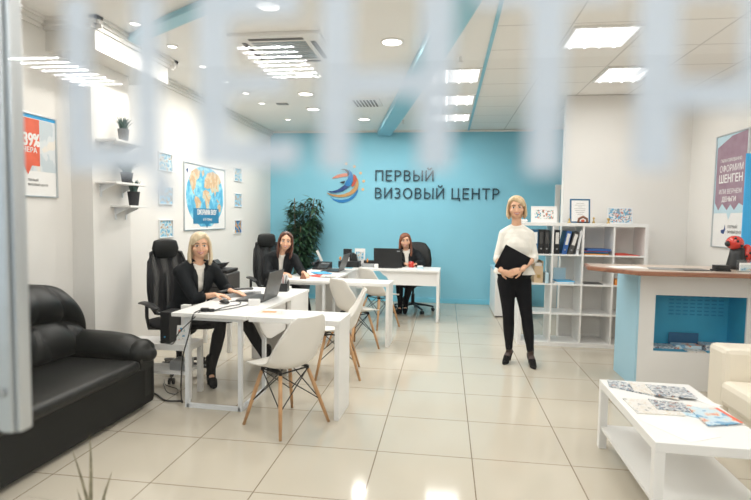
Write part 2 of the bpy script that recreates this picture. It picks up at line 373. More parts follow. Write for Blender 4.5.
# curved blue ceiling beams
def beam(name, pts, w, h, label):
    m_ = MB(); L = []
    for i, p in enumerate(pts):
        a = V(pts[max(i-1,0)]); b = V(pts[min(i+1,len(pts)-1)]); t = (b-a).normalized(); n = V((-t.y, t.x, 0)); p = V(p)
        L += [p-n*w/2+V((0,0,H)), p+n*w/2+V((0,0,H)), p+n*w/2+V((0,0,H-h)), p-n*w/2+V((0,0,H-h))]
    N = len(pts); fs = [(i*4+j, i*4+(j+1)%4, i*4+4+(j+1)%4, i*4+4+j) for i in range(N-1) for j in range(4)]+[(0,1,2,3),(N*4-4,N*4-3,N*4-2,N*4-1)]
    return struct(m_.add(L, fs).build(name, 'bluebeam', bevel=.01))
beam('trim_4', [(-1.12,9.16,0),(-.86,8.0,0),(-.55,6.6,0),(-.27,5.3,0),(-.08,4.4,0),(.08,3.6,0),(.2,2.9,0)], .24, .09, '')
beam('trim_5', [(-2.75,4.28,0),(-2.45,4.06,0),(-2.1,3.84,0),(-1.7,3.6,0),(-1.3,3.42,0),(-.9,3.30,0),(-.5,3.2,0)], .13, .05, '')

# ------------------------------------------------------------------ shopfront glass with frosted letters
g = MB(); g.box(-3.2, GY, .0, 2.9, GY+.008, 3.03); gl = struct(g.build('window_1', 'glass'))
fr = MB(); fr.box(-3.2, GY-.03, 0, -3.12, GY+.04, H); fr.box(2.82, GY-.03, 0, 2.9, GY+.04, H); fr.box(-3.2, GY-.03, 2.95, 2.9, GY+.04, H); fr.box(-3.2, GY-.03, 0, 2.9, GY+.04, .08)
fr.build('window_frame', 'alu', gl)
sg = thing('frosted_window_lettering', 'frosted white vinyl letters stuck across the top of the shopfront glass', 'window lettering', (0, GY+.0085, 1.5))
def fl(rects):
    m_ = MB()
    ps = [[(a,c),(b,c),(b,d),(a,d)] for a, b, c, d in rects]
    for i, p in enumerate(ps): m_.prism([(x, z-1.5) for x, z in p], (0,.0004,0), (0, .0004*i*1.0001, 0))
    m_.build('letter', 'vinyl', sg)
fl([(-.182,-.168,1.533,1.602),(-.147,-.133,1.533,1.602),(-.182,-.133,1.520,1.533),(-.139,-.128,1.505,1.520)])
fl([(-.115,-.099,1.522,1.602),(-.099,-.067,1.589,1.602),(-.099,-.073,1.5555,1.5645),(-.099,-.067,1.522,1.535)])
fl([(-.057,-.042,1.521,1.602),(-.013,.002,1.521,1.602),(-.042,-.013,1.553,1.565)])
fl([(.033,.048,1.519,1.590),(.010,.069,1.590,1.602)])
fl([(.076,.092,1.521,1.602),(.092,.124,1.590,1.602),(.092,.124,1.546,1.558),(.116,.128,1.558,1.590)])

# open glass leaf at the left with its long aluminium pull handle
dl = thing('glass_door', 'open glass door leaf at the left edge with a long aluminium pull profile', 'door', (-.965, .62, 0))
box('glass_leaf', 'glassb', -.004, -.36, .02, .004, .36, 2.95, parent=dl)
m_ = MB(); m_.box(.092,.262,1.07,.112,.292,2.9); m_.box(.113,.255,1.07,.140,.292,2.9); m_.box(.141,.262,1.07,.152,.292,2.9)
m_.box(.075,.262,1.10,.0915,.275,2.9)
hd = m_.build('pull_handle', 'alu', dl, bevel=.003)
for z in (1.15, 2.3):
    q = MB(); q.cyl((0,.28,z),(.10,.28,z),.011); q.cyl((.120,.2545,z),(.120,.2505,z),.010); q.build('handle_mount', 'silver', hd, smooth=False)

# ------------------------------------------------------------------ ceiling lamps
def area(loc, sx, sy, e, col=(1,.98,.955), rot=(0,0,0), name='lamp_or_fill_light', spread=PI):
    l = bpy.data.lights.new(name, 'AREA'); l.shape = 'RECTANGLE'; l.size = sx; l.size_y = sy; l.energy = e; l.color = col; l.spread = spread
    o = bpy.data.objects.new(name, l); C.objects.link(o); o.location = loc; o.rotation_euler = rot; return o
def panel(x0, y0, x1, y1, label, e=15, light=True, zz=H):
    cx, cy = (x0+x1)/2, (y0+y1)/2; t = thing('ceiling_lamp', label, 'ceiling lamp', (cx, cy, zz), 0, 'square fluorescent ceiling panels')
    a, b = (x1-x0)/2, (y1-y0)/2
    f = MB()
    for q in ((-a,-b,a,-b+.02),(-a,b-.02,a,b),(-a,-b+.02,-a+.02,b-.02),(a-.02,-b+.02,a,b-.02)): f.box(q[0],q[1],-.012,q[2],q[3],.01)
    f.build('lamp_frame', 'trim', t)
    MB().box(-a+.02,-b+.02,-.002,a-.02,b-.02,.006).build('reflector', 'diff', t)
    for k in range(4):
        x = -a+.02+(2*a-.04)*(k+.5)/4; q = MB(); q.cyl((x,-b+.03,-.006),(x,b-.03,-.006),.013,n=10); q.build('tube', 'tube', t, smooth=True)
    if light: area((cx, cy, zz-.05), .5, .5, e)
panel(.97,4.35,1.50,4.88,'square lit ceiling panel, largest of the two before the white partition',e=14)
panel(1.56,5.5,2.06,6.08,'square lit ceiling panel closest to the white partition',e=10)
panel(-.25,5.42,.33,5.98,'lit ceiling panel nearest of the three in line toward the blue wall')
panel(-.25,6.56,.33,7.12,'lit ceiling panel in the middle of the three in line toward the blue wall')
panel(-.25,7.72,.33,8.28,'lit ceiling panel closest to the blue wall, last of three in line')
def down(x, y, r, label, grp, e=0):
    t = thing('downlight', label, 'downlight', (x, y, H), 0, grp)
    MB().lathe([(r*1.25,0),(r*1.25,-.006),(r*1.05,-.012),(r,-.006),(r,0)]).build('trim_ring', 'trim', t, smooth=True)
    MB().lathe([(.001,-.012),(r*.6,-.014),(r*.98,-.009),(r*.98,-.001),(.001,-.001)]).build('lamp_disc', 'lampw', t, smooth=True)
    if e:
        l = bpy.data.lights.new('downlight_light', 'AREA'); l.shape = 'DISK'; l.size = r*2; l.energy = e; l.color = (1,.95,.89)
        o = bpy.data.objects.new('downlight_light', l); C.objects.link(o); o.location = (x, y, H-.04)
gA, gB = 'large round downlights over the desks', 'small spotlights along the left wall'
for x, y, lb in ((-1.32,3.72,'large round downlight in front of the ceiling cassette vent, nearest in its row'),(-.50,4.57,'large round downlight alone between the frosted letters over the visitor chairs'),
   (-1.54,5.51,'large round downlight just behind the ceiling cassette vent'),(-1.77,6.37,'large round downlight second behind the cassette vent'),
   (-1.91,7.27,'large round downlight third behind the cassette vent, toward the blue wall'),(-1.30,8.06,'large round downlight beside the end of the blue ceiling beam')):
    down(x, y, .085, lb, gA, 15)
for x, y, lb in ((-2.51,3.95,'small ceiling spotlight beside the bulkhead, nearest of the left row'),(-2.50,4.50,'small ceiling spotlight beyond the blue arc, by the bulkhead end'),
   (-2.51,5.13,'small ceiling spotlight third in the left wall row'),(-2.54,5.73,'small ceiling spotlight fourth in the left wall row'),
   (-2.51,6.27,'small ceiling spotlight fifth in the left wall row'),(-2.51,6.84,'small ceiling spotlight sixth in the left wall row'),(-2.51,8.0,'small ceiling spotlight last in the left row, nearest the blue wall')):
    down(x, y, .04, lb, gB, 7)
# AC cassette
t = thing('air_conditioner', 'square white ceiling cassette air conditioner with dark slots', 'air conditioner', (-1.47, 4.64, H))
MB().box(-.40,-.40,-.03,.40,.40,0).build('cover_panel', 'trim', t, bevel=.006)
for a in ((-.24,-.33,.24,-.285),(-.24,.285,.24,.33),(-.33,-.24,-.285,.24),(.285,-.24,.33,.24)): MB().box(a[0],a[1],-.034,a[2],a[3],-.031).build('air_slot', 'slot', t)
q = MB()
for k in range(9): q.box(-.24,-.24+k*.055,-.036,.24,-.24+k*.055+.03,-.0305)
q.build('intake_grille', 'silver', t)
t = thing('ceiling_vent', 'small square slatted vent beside the blue ceiling beam', 'vent', (-1.09, 6.9, H))
MB().box(-.2,-.24,-.015,.2,.24,0).build('vent_frame', 'trim', t)
q = MB()
for k in range(7): q.box(-.15+k*.045,-.19,-.02,-.15+k*.045+.022,.19,-.0155)
q.build('vent_slats', 'slot', t)
tag(MB().box(-2.32,6.86,H-.012,-2.17,6.95,H).build('access_hatch','dgrey'), 'small grey ceiling speaker plate between the downlights and the left wall', 'ceiling plate')
for x, y, lb in ((-.7,8.2,'tiny white sprinkler head hanging beside the far end of the blue beam'), (.1,5.05,'tiny white sprinkler head ahead of the row of lit panels')):
    q = MB(); q.cyl((x,y,H-.05),(x,y,H),.012); q.lathe([(.03,0),(.03,.004)],(x,y,H-.055)); tag(q.build('sprinkler','trim'), lb, 'sprinkler')
# corridor lamps behind the camera (they mirror in the shopfront glass)
struct(box('wall_light_blocker', mat('light_blocker_dark', (.16,.17,.18), .6, var=.1), -7, -7.1, 0, 7, -7, 3.15))  # unseen dark wall, added to keep bright background out of the glass reflection
struct(box('ceiling', 'ceil', -7, -7, 3.05, 7, GY-.11, 3.15))
def outlamp(cx, cy):
    t = thing('corridor_lamp', 'fluorescent louvre lamp in the corridor ceiling outside the shopfront glass', 'ceiling lamp', (cx, cy, 3.05), 0, 'corridor louvre lamps')
    MB().box(-.3,-.29,-.02,.3,.29,0).build('lamp_tray', 'trim', t)
    for k in range(4): q = MB(); q.cyl((-.26,-.21+k*.14,-.045),(.26,-.21+k*.14,-.045),.010,n=8); q.build('tube', 'tube_out', t)
for cx in (-4.04, -1.64):
    for cy in (-4.42, -5.0) if cx<-2 else (-4.31,-4.86): outlamp(cx, cy)

# ------------------------------------------------------------------ wall sign
t = thing('wall_sign', 'dark lettering sign with swirling emblem on the blue back wall', 'wall sign', (0, BW-.002, 0))
B_ = BW-.03
def wpx(a, b):   # emblem drawing grid (hundredths of the 0.60 x 0.50 field) -> metres on the wall
    return (-2.273+(a/600)*1.095, 2.518-(b/500)*.89)
def emb(name, pts, m, k, dots=None):
    q = MB(); q.prism([wpx(*p) for p in pts], (0,-.006,0), (0,-.004-k*.005,0)); q.build(name, m, t)
emb('emblem_stroke', [(105,368),(150,393),(220,400),(290,385),(345,345),(378,300),(385,285),(383,320),(365,352),(335,388),(290,415),(235,430),(190,426),(140,405)], 'lblue', 0)
emb('emblem_stroke', [(335,140),(352,148),(368,168),(374,200),(350,250),(325,272),(318,255),(335,210)], 'lred', 1)
emb('emblem_stroke', [(68,328),(130,345),(190,350),(250,340),(300,318),(340,280),(366,230),(376,180),(388,210),(390,250),(380,290),(350,328),(310,352),(260,368),(200,374),(140,364),(95,348)], 'gold', 2)
emb('emblem_stroke', [(120,188),(150,162),(190,144),(235,133),(278,132),(288,160),(235,168),(180,178)], 'lorange', 1)
emb('emblem_stroke', [(60,298),(85,311),(130,313),(180,298),(225,268),(258,240),(300,240),(300,262),(270,290),(225,315),(160,330),(105,326)], 'navy', 3)
emb('emblem_stroke', [(275,98),(300,102),(325,130),(336,175),(328,220),(305,262),(275,262),(250,250),(265,215),(285,185),(295,150),(290,118)], 'lblue', 4)
emb('emblem_stroke', [(208,94),(240,88),(270,92),(292,112),(298,140),(285,165),(277,125),(255,103)], 'lblack', 5)
emb('emblem_stroke', [(200,224),(255,208),(250,228),(240,236)], 'lblack', 4)
for a, b in ((263,38),(344,65),(407,130),(440,210),(432,292)):
    emb('emblem_dot', [(a+14*math.cos(q*PI/6), b+14*math.sin(q*PI/6)) for q in range(12)], 'dots', 1)
def arc(cx, cz, rx, rz, a0, a1, n=12): return [(cx+rx*math.cos(math.radians(a0+(a1-a0)*k/n)), cz+rz*math.sin(math.radians(a0+(a1-a0)*k/n))) for k in range(n+1)]
def bowl(w, z0, z1, x0=.0): r = (z1-z0)/2; return [(x0,z1),(w-r,z1)]+arc(w-r, (z0+z1)/2, r, r, 90, -90)[1:]+[(x0,z0)]
GL = {'П':(.62,[[(0,0),(0,1),(.62,1),(.62,0)]]), 'Е':(.48,[[(.48,1),(0,1),(0,0),(.48,0)],[(0,.52),(.43,.52)]]), 'Р':(.50,[[(0,0),(0,1)],bowl(.50,.46,1)]),
 'В':(.52,[[(0,0),(0,1)],bowl(.47,.53,1),bowl(.52,0,.53)]), 'Ы':(.76,[[(0,0),(0,1)],bowl(.50,0,.55),[(.76,0),(.76,1)]]), 'Й':(.62,[[(0,1),(0,0),(.62,1),(.62,0)],arc(.31,1.30,.15,.14,180,360)]),
 'И':(.62,[[(0,1),(0,0),(.62,1),(.62,0)]]), 'З':(.46,[arc(.18,.755,.25,.245,125,-90,14)[:-1]+[(.16,.51)],[(.16,.51)]+arc(.18,.255,.28,.255,90,-125,14)]), 'О':(.76,[arc(.38,.5,.38,.5,0,360,28)]),
 'Ц':(.66,[[(0,1),(0,0),(.60,0)],[(.56,1),(.56,0)],[(.53,0),(.68,0),(.68,-.22)]]), 'Н':(.60,[[(0,0),(0,1)],[(.60,0),(.60,1)],[(0,.52),(.60,.52)]]), 'Т':(.58,[[(.29,0),(.29,1)],[(0,1),(.58,1)]])}
def sign_line(word, x, z, h, width):
    T_ = .12; gap = .23; tot = sum((GL[c][0]+T_ if c != ' ' else .22)+gap for c in word)-gap; k = width/(tot*h)
    for c in word:
        if c == ' ': x += (.22+gap)*h*k; continue
        w, lines = GL[c]; m_ = MB(); n = 0
        for L in lines:
            L = [(x+(a+T_/2)*h*k, z+(T_/2+b*(1-T_))*h) for a, b in L]; hw = T_*h/2
            for i in range(len(L)-1):
                a, b = V((L[i][0],0,L[i][1])), V((L[i+1][0],0,L[i+1][1])); d = (b-a).normalized(); e = .0 if (len(L) > 4 and 0 < i < len(L)-2) else .9
                a2_, b2_ = a-d*hw*e, b+d*hw*e; nn = V((-d.z,0,d.x))*hw; y = -.028-.0002*(n%3); n += 1
                m_.add([q+V((0,yy,0)) for yy in (y, y+.016) for q in (a2_-nn, b2_-nn, b2_+nn, a2_+nn)], [(0,1,2,3),(7,6,5,4),(0,4,5,1),(1,5,6,2),(2,6,7,3),(3,7,4,0)])
        m_.build('letter', 'sign', t); x += (w+T_+gap)*h*k
sign_line('ПЕРВЫЙ', -1.262, 2.146, .192, 1.03)
sign_line('ВИЗОВЫЙ ЦЕНТР', -1.262, 1.838, .192, 2.165)

# ------------------------------------------------------------------ wall posters and pictures
def onleft(name, label, cat, y0, z0, y1, z1, fm='alu', x=LW, grp=None):
    t = thing(name, label, cat, (x, (y0+y1)/2, (z0+z1)/2), 0, grp); a, b = (y1-y0)/2, (z1-z0)/2; w = .012
    q = MB(); q.box(0,-a,-b,.018,a,-b+w); q.box(0,-a,b-w,.018,a,b); q.box(0,-a,-b+w,.018,-a+w,b-w); q.box(0,a-w,-b+w,.018,a,b-w)
    q.build('frame', fm, t, bevel=.002)
    return t, a-w, b-w
# world map
t, a, b = onleft('map_poster', 'framed world map poster with a blue oval globe and caption', 'poster', 5.98, 1.30, 7.17, 2.15)
box('backing', 'paper', 0.0005,-a,-b,.008,a,b, parent=t)
U_, W_ = (0,1,0), (0,0,1)
def lp(m_, pts, d, k): m_.prism(pts, (.001,0,0), (d,0,0), U_, W_)
q = MB(); lp(q, [(.54*math.copysign(abs(math.cos(i*PI/24))**.85, math.cos(i*PI/24)), .02+.39*math.sin(i*PI/24)) if math.sin(i*PI/24)>-.93 else (.54*math.cos(i*PI/24)*1.1, -.38) for i in range(48)], .0085, 0); q.build('ocean', 'sea', t)
lands = [[(-.46,.22),(-.40,.32),(-.28,.37),(-.16,.35),(-.20,.25),(-.27,.22),(-.30,.12),(-.36,.08),(-.30,.02),(-.36,.05),(-.42,.14)],
 [(-.30,.02),(-.22,.0),(-.14,-.06),(-.18,-.16),(-.24,-.28),(-.28,-.24),(-.29,-.10),(-.33,-.03)],
 [(-.06,.14),(-.04,.24),(.03,.33),(.20,.37),(.38,.33),(.46,.24),(.40,.20),(.38,.10),(.30,.10),(.27,.02),(.23,.10),(.18,.07),(.12,.14),(.04,.12)],
 [(-.10,.08),(-.02,.11),(.08,.09),(.14,.02),(.09,-.06),(.07,-.16),(.02,-.22),(-.01,-.10),(-.04,-.02),(-.10,.0)],
 [(.34,-.10),(.40,-.06),(.46,-.10),(.44,-.18),(.36,-.18)], [(-.13,.34),(-.06,.37),(-.05,.31),(-.10,.27)], [(.30,.0),(.36,-.02),(.42,-.05),(.36,-.05)]]
for L in lands: q = MB(); lp(q, L, .0098, 0); q.build('continent', 'land', t)
q = MB(); lp(q, [(-.36,-.26),(.38,-.26),(.38,-.14),(-.36,-.14)], .0108, 0); lp(q, [(-.36,-.34),(-.04,-.34),(.02,-.40),(.08,-.34),(.38,-.34),(.38,-.26),(-.36,-.26)], .0108, 0); q.build('caption_band', 'banner', t)
text('lettering', 'ОФОРМИМ ВИЗУ', 'paper', (.0125,-.26,-.225), U_, W_, .56, .07, t, .001, .05)
text('lettering', 'в 31 страну', 'paper', (.0125,-.09,-.30), U_, W_, .26, .035, t, .001, .03)
q = MB(); q.prism([(-.53,.33),(-.50,.36),(-.48,.33),(-.50,.29)], (.001,0,0), (.0085,0,0), U_, W_); q.build('emblem', 'navy', t)
# small pictures
pg = 'small framed city pictures beside the map'
for (y0,z0,y1,z1,m_,lb) in ((5.42,1.99,5.72,2.20,'city','small framed city picture left of the map, topmost'),(5.42,1.61,5.72,1.82,'city3','small framed pale picture left of the map, middle one'),
   (5.42,1.23,5.72,1.44,'city','small framed blue harbour picture left of the map, lowest'),(7.50,2.02,7.80,2.23,'city','small framed picture right of the map, topmost'),
   (7.50,1.63,7.80,1.84,'city3','small framed tower picture right of the map, middle one'),(7.50,1.22,7.80,1.43,'city2','small framed orange sunset picture right of the map, lowest')):
    t, a, b = onleft('framed_picture', lb, 'picture', y0, z0, y1, z1, 'whitem', grp=pg); w = MB(); w.box(.0005,-a,-b,.006,a,b); w.build('picture', m_, t)
# red sale poster near left
t, a, b = onleft('sale_poster', 'framed poster with a red 9% arrow panel on the left wall', 'poster', 3.42, 1.62, 3.90, 2.265)
box('backing', 'paper', .0005,-a,-b,.006,a,b, parent=t)
q = MB(); lp(q, [(-a,b-.025),(a,b-.025),(a,b),(-a,b)], .0065, 0); q.build('header_stripe', 'posterblue', t)
q = MB(); lp(q, [(-a,-.12),(a,-.12),(a,b-.03),(-a,b-.03)], .0065, 0); q.build('photo_area', ramp_mat('poster_photo', [(0,(.55,.62,.66)),(.5,(.68,.72,.74)),(.62,(.78,.74,.68))], 7, .5), t)
q = MB(); lp(q, [(-a,-.08),(-.10,-.08),(-.06,-.15),(-.02,-.08),(.06,-.08),(.06,b-.03),(-a,b-.03)], .0078, 0); q.build('red_panel', 'pred', t)
text('lettering', '39%', 'paper', (.0092,-.10,.07), U_, W_, .155, .10, t, .001, .07)
text('lettering', 'ВЕЧЕРА', 'paper', (.0092,-.17,.02), U_, W_, .20, .04, t, .001, .05)
text('lettering', 'ПЕРВЫЙ', 'grey', (.0072,-.06,-.20), U_, W_, .10, .018, t, .0006, 0)
text('lettering', 'ВИЗОВЫЙ ЦЕНТР', 'grey', (.0072,-.06,-.235), U_, W_, .20, .018, t, .0006, 0)
q = MB()
for k in range(3): lp(q, [(-.14+.03*math.cos(PI*.6+j*PI/9)*(1-.2*k), -.21+.035*math.sin(PI*.6+j*PI/9)*(1-.2*k)) for j in range(10)]+[(-.135+.02*math.cos(PI*.6+j*PI/9)*(1-.2*k), -.21+.025*math.sin(PI*.6+j*PI/9)*(1-.2*k)) for j in range(9,-1,-1)], .0072, 0); break
q.build('emblem', 'grey', t)
# right wall poster
t = thing('promo_poster', 'tall framed purple promotional poster on the right wall above the counter', 'poster', (RW, 5.79, 1.83))
q = MB(); w = .014; a, b = .31, .595
for c in ((-a,-b,a,-b+w),(-a,b-w,a,b),(-a,-b+w,-a+w,b-w),(a-w,-b+w,a,b-w)): q.box(-.02,c[0],c[1],0,c[2],c[3])
q.build('frame', 'alu', t, bevel=.002)
box('backing', 'paper', -.008,-a+w,-b+w,-.0005,a-w,b-w, parent=t)
UR = (0,-.73,0)
def rp(pts, m_, d, name): q = MB(); q.prism(pts, (-.001,0,0), (-d,0,0), UR, W_); q.build(name, m_, t)
a2 = .404
rp([(-a2,-.23),(-.05,-.23),(0,-.30),(.06,-.23),(a2,-.23),(a2,b-w),(-a2,b-w)], 'posterpale', .0085, 'blue_ground')
rp([(-a2+.02,-.12),(-.28,-.20),(-.18,-.13),(-.05,-.20),(.04,-.14),(.14,-.20),(.25,-.13),(a2,-.17),(a2,b-w),(.0,b-.02-w),(-a2+.02,b-.13)], 'purple', .0098, 'purple_panel')
text('lettering', 'ГАРАНТИРОВАННО', 'paper', (-.0112,.20,.30), UR, W_, .54, .035, t, .001, .04)
text('lettering', 'ОФОРМИМ', 'paper', (-.0112,.21,.20), UR, W_, .60, .070, t, .001, 0)
text('lettering', 'ШЕНГЕН', 'paper', (-.0112,.215,.085), UR, W_, .60, .085, t, .001, .07)
text('lettering', 'ИЛИ ВЕРНЕМ', 'paper', (-.0112,.205,-.03), UR, W_, .58, .05, t, .001, 0)
text('lettering', 'ДЕНЬГИ', 'paper', (-.0112,.14,-.11), UR, W_, .36, .05, t, .001, .07)
text('lettering', 'ПЕРВЫЙ', 'grey', (-.0092,.0,-.385), UR, W_, .24, .03, t, .0006, 0)
text('lettering', 'ВИЗОВЫЙ ЦЕНТР', 'grey', (-.0092,.0,-.44), UR, W_, .34, .03, t, .0006, 0)
q = MB(); q.prism([(-.17,-.44),(-.10,-.45),(-.06,-.40),(-.08,-.35),(-.10,-.40),(-.18,-.41)], (-.001,0,0), (-.0085,0,0), UR, W_); q.build('emblem', 'navy', t)
t = thing('banner_stand', 'bright blue upright display banner standing on the right end of the counter', 'banner', (2.72,5.20,1.0882))
box('banner_foot','alu',0,-.06,0,.16,.06,.012,parent=t,bevel=.002); box('banner_panel','posterblue',0,-.006,.0125,.16,.006,1.05,parent=t)

# ------------------------------------------------------------------ wall shelves with plants
def wshelf(y0, y1, z, x1, lb):
    t = thing('wall_shelf', lb, 'shelf', (-3.0, (y0+y1)/2, z), 0, 'small white shelves on the pillar'); a = (y1-y0)/2
    box('shelf_board', 'white', 0,-a,-.018,x1,a,0, parent=t, bevel=.002)
    for y in (-a+.06, a-.08):
        q = MB(); q.box(0,y,-.13,.008,y+.022,-.018); q.prism([(.008,-.018),(.13,-.018),(.13,-.028),(.008,-.085)], (0,.012,0), (0,y+.005,0)); q.build('bracket', 'whitem', t)
wshelf(4.11,4.57,2.14,.2,'small white wall shelf, topmost of three'); wshelf(4.10,4.55,1.775,.2,'small white wall shelf, middle of three'); wshelf(4.30,4.595,1.575,.2,'small white wall shelf, lowest of three')
def tuft(name, loc, pot, leafm, ph, pr, n, lh, lb, seed, spread=.6):
    rnd = random.Random(seed); t = thing(name, lb, 'potted plant', loc)
    MB().lathe([(.001,0),(pr*.72,0),(pr,ph),(pr*.9,ph),(pr*.86,ph-.012),(.001,ph-.012)]).build('pot', pot, t, smooth=False)
    q = MB()
    for i in range(n):
        a = rnd.uniform(0,2*PI); r = rnd.uniform(0,pr*.6); L = lh*rnd.uniform(.6,1); k = rnd.uniform(.05,spread); c = V((math.cos(a), math.sin(a), 0)); s = V((-c.y, c.x, 0))
        prev = None; w = rnd.uniform(.004,.008)
        pts = [c*r+c*k*L*(u**1.8)+V((0,0,ph-.015+L*u*(1-.25*k*u))) for u in (0,.3,.6,.85,1)]; ws = [w*.8,w,w*.85,w*.5,.0006]
        vs = []
        for p, b in zip(pts, ws): vs += [p-s*b, p+c*b*.35, p+s*b]
        q.add(vs, [(i*3+j, i*3+j+1, i*3+4+j, i*3+3+j) for i in range(4) for j in range(2)])
    q.build('leaves', leafm, t, solid=.0012)
    return t
tuft('potted_plant', (-2.90,4.36,2.14), 'potg', 'grass', .12, .05, 70, .13, 'grassy plant in a tapered grey pot on the topmost wall shelf', 1)
tuft('potted_plant', (-2.90,4.40,1.775), 'potb', 'grass', .10, .055, 110, .16, 'bushy grassy plant in a black pot on the middle wall shelf', 2, .9)
tuft('potted_plant', (-2.88,4.47,1.575), 'potb', 'grass', .13, .055, 80, .13, 'upright spiky plant in a dark pot on the lowest wall shelf', 3, .35)

# foreground dry plant
t = thing('potted_plant', 'dry spindly grass plant in the near foreground, beside the sofa', 'potted plant', (-1.13,1.5,0))
MB().lathe([(.001,0),(.11,0),(.15,.36),(.138,.36),(.13,.32),(.001,.32)]).build('pot', 'potw', t, smooth=False)
MB().lathe([(.001,.321),(.128,.321),(.128,.335),(.001,.338)]).build('soil', 'soil', t)
q = MB()
for (pts, w) in (([(0,0,.33),(-.01,0,.5),(.002,0,.66),(-.004,0,.79)],.009),([(0,.02,.33),(-.02,.02,.5),(-.05,.02,.62),(-.085,.02,.72)],.008),([(.01,0,.33),(.02,0,.5),(.05,0,.60),(.075,0,.665)],.007),
   ([(.01,.02,.33),(.03,.0,.48),(.045,0,.55),(.048,0,.61)],.006),([(-.02,0,.33),(-.06,0,.5),(-.14,0,.555),(-.25,0,.55)],.006),([(.02,0,.33),(.08,0,.5),(.14,0,.525),(.19,0,.50)],.006),([(0,-.02,.33),(.01,-.03,.45),(.0,-.04,.55),(-.015,-.05,.63)],.006)):
    vs = []
    for i, p in enumerate(pts):
        b = w*(.8,1,.7,.08)[i]; p = V(p); vs += [p-V((b,0,0)), p+V((0,b*.5,0)), p+V((b,0,0))]
    q.add(vs, [(i*3+j, i*3+j+1, i*3+4+j, i*3+3+j) for i in range(3) for j in range(2)])
q.build('leaves', 'dry', t, solid=.0015, sub=1)

# tall bamboo-like plant in the back corner
t = thing('corner_plant', 'tall dark green leafy plant in the back corner by the blue wall', 'potted plant', (-2.52,8.72,0))
MB().lathe([(.001,0),(.15,0),(.2,.36),(.185,.36),(.18,.31),(.001,.31)]).build('pot', 'potb', t)
rnd = random.Random(5); q = MB(); lf = MB()
for i in range(9):
    a = i*2.4; x, y = .08*math.cos(a), .08*math.sin(a); hx, hy = .34*math.cos(a)*rnd.uniform(.4,1)+.06, .30*math.sin(a)*rnd.uniform(.4,1); h = rnd.uniform(1.25,1.82)
    P_ = [V((x+(hx-x)*u**1.6, y+(hy-y)*u**1.6, .3+(h-.3)*u)) for u in (0,.25,.5,.75,1)]; q.tube(P_, .008, 6)
    for j in range(85):
        u = rnd.uniform(.25,1); k = min(int(u*4),3); f = u*4-k; p = P_[k].lerp(P_[k+1], f)
        th = rnd.uniform(0,2*PI); p = p+V((math.cos(th), math.sin(th), rnd.uniform(-.2,.4)))*rnd.uniform(.0,.12)
        for m2 in range(3):
            th2 = th+rnd.uniform(-.9,.9); el = rnd.uniform(-.75,.5); d = V((math.cos(th2)*math.cos(el), math.sin(th2)*math.cos(el), math.sin(el))); s = d.cross(V((0,0,1))).normalized(); L = rnd.uniform(.10,.19); w = L*.16
            p1 = p+d*L*.4; p2 = p+d*L+V((0,0,-.02)); lf.add([p, p1-s*w, p1+V((0,0,.006)), p1+s*w, p2], [(0,1,2),(0,2,3),(1,4,2),(2,4,3)])
q.build('canes', 'cane', t); 
lf.v = [(min(max(x,-.50),.42), min(y,.40), z) for x, y, z in lf.v]
lf.build('leaves', 'leaf', t)

# ------------------------------------------------------------------ sofa
t = thing('sofa', 'black leather sofa with a domed tufted back and rolled arms along left wall', 'sofa', (-3.09,3.80,0), -.03)
S0 = -2.35
box('base', 'base_l', .05,S0,.03,.84,-.04,.33, parent=t, bevel=.02)
q = MB(); q.box(.20,S0+.22,.315,.87,-.24,.41); q.build('seat', 'leather', t, smooth=True, bevel=.04)
def cushion(name, y0, y1):
    """domed back cushion with horizontal roll and pleats"""
    nu, nv = 64, 30; vs = []
    for i in range(nu+1):
        u = -1+2*i/nu; yc = (y0+y1)/2+u*(y1-y0)/2
        dome = (1-abs(u)**2.6)**.5 if abs(u)<1 else 0
        for j in range(nv+1):
            v = j/nv; zt = .42+(.14+.42*dome)*v
            bulge = .075*math.sin(PI*min(1,v/.52))**.6 if v<.52 else .125*max(0,math.sin(PI*(v-.48)/.56))**.7
            pleat = .05*(abs(math.sin(u*PI*1.9+(v-.5)*2.2*(1 if u>0 else -1)))**.3-1)*(.35+v)
            vs.append((.30+bulge*(.35+.65*dome)-.15*v+pleat, yc, zt))
    F = [(i*(nv+1)+j, i*(nv+1)+j+1, (i+1)*(nv+1)+j+1, (i+1)*(nv+1)+j) for i in range(nu) for j in range(nv)]
    q = MB().add(vs, F); o = len(vs); bk = [(.03, y, z) for x, y, z in vs]; q.add(bk, [f[::-1] for f in F])
    E_ = [i*(nv+1) for i in range(nu+1)]; T_ = [i*(nv+1)+nv for i in range(nu+1)]
    loop = [j for j in range(nv+1)]+[i*(nv+1)+nv for i in range(1,nu+1)]+[nu*(nv+1)+j for j in range(nv-1,-1,-1)]+[i*(nv+1) for i in range(nu-1,0,-1)]
    q.f += [(loop[k], loop[(k+1)%len(loop)], loop[(k+1)%len(loop)]+o, loop[k]+o) for k in range(len(loop))]
    q.build(name, 'leather', t, smooth=True)
cushion('back_cushion', -1.10, -.02); cushion('back_cushion', -2.2, -1.11)
def arm(y0, y1, s):
    q = MB(); yc = (y0+y1)/2; w = (y1-y0)/2
    q.box(.06,y0+.04,.05,.84,y1-.04,.44)
    q.loft([(.06,yc,.47),(.2,yc,.485),(.5,yc,.48),(.66,yc,.47),(.77,yc,.44)], [(w,.10),(w+.005,.105),(w+.005,.105),(w+.005,.10),(w*.92,.085)], (0,1,0), 20)
    fuse('armrest', q, 'leather', t, .014, 5)
    k = MB(); k.loft([(.79,yc,.44),(.835,yc,.43),(.855,yc,.425)], [(w*.95,.10),(w*.8,.085),(w*.5,.055)], (0,1,0), 16); k.build('armrest_cap', 'leather', t, smooth=True)
arm(-.26,-.0,1); arm(S0,S0+.26,-1)
for x in (.12,.76):
    for y in (S0+.1,-.12): MB().cyl((x,y,0),(x,y,.04),.025).build('foot','black',t)

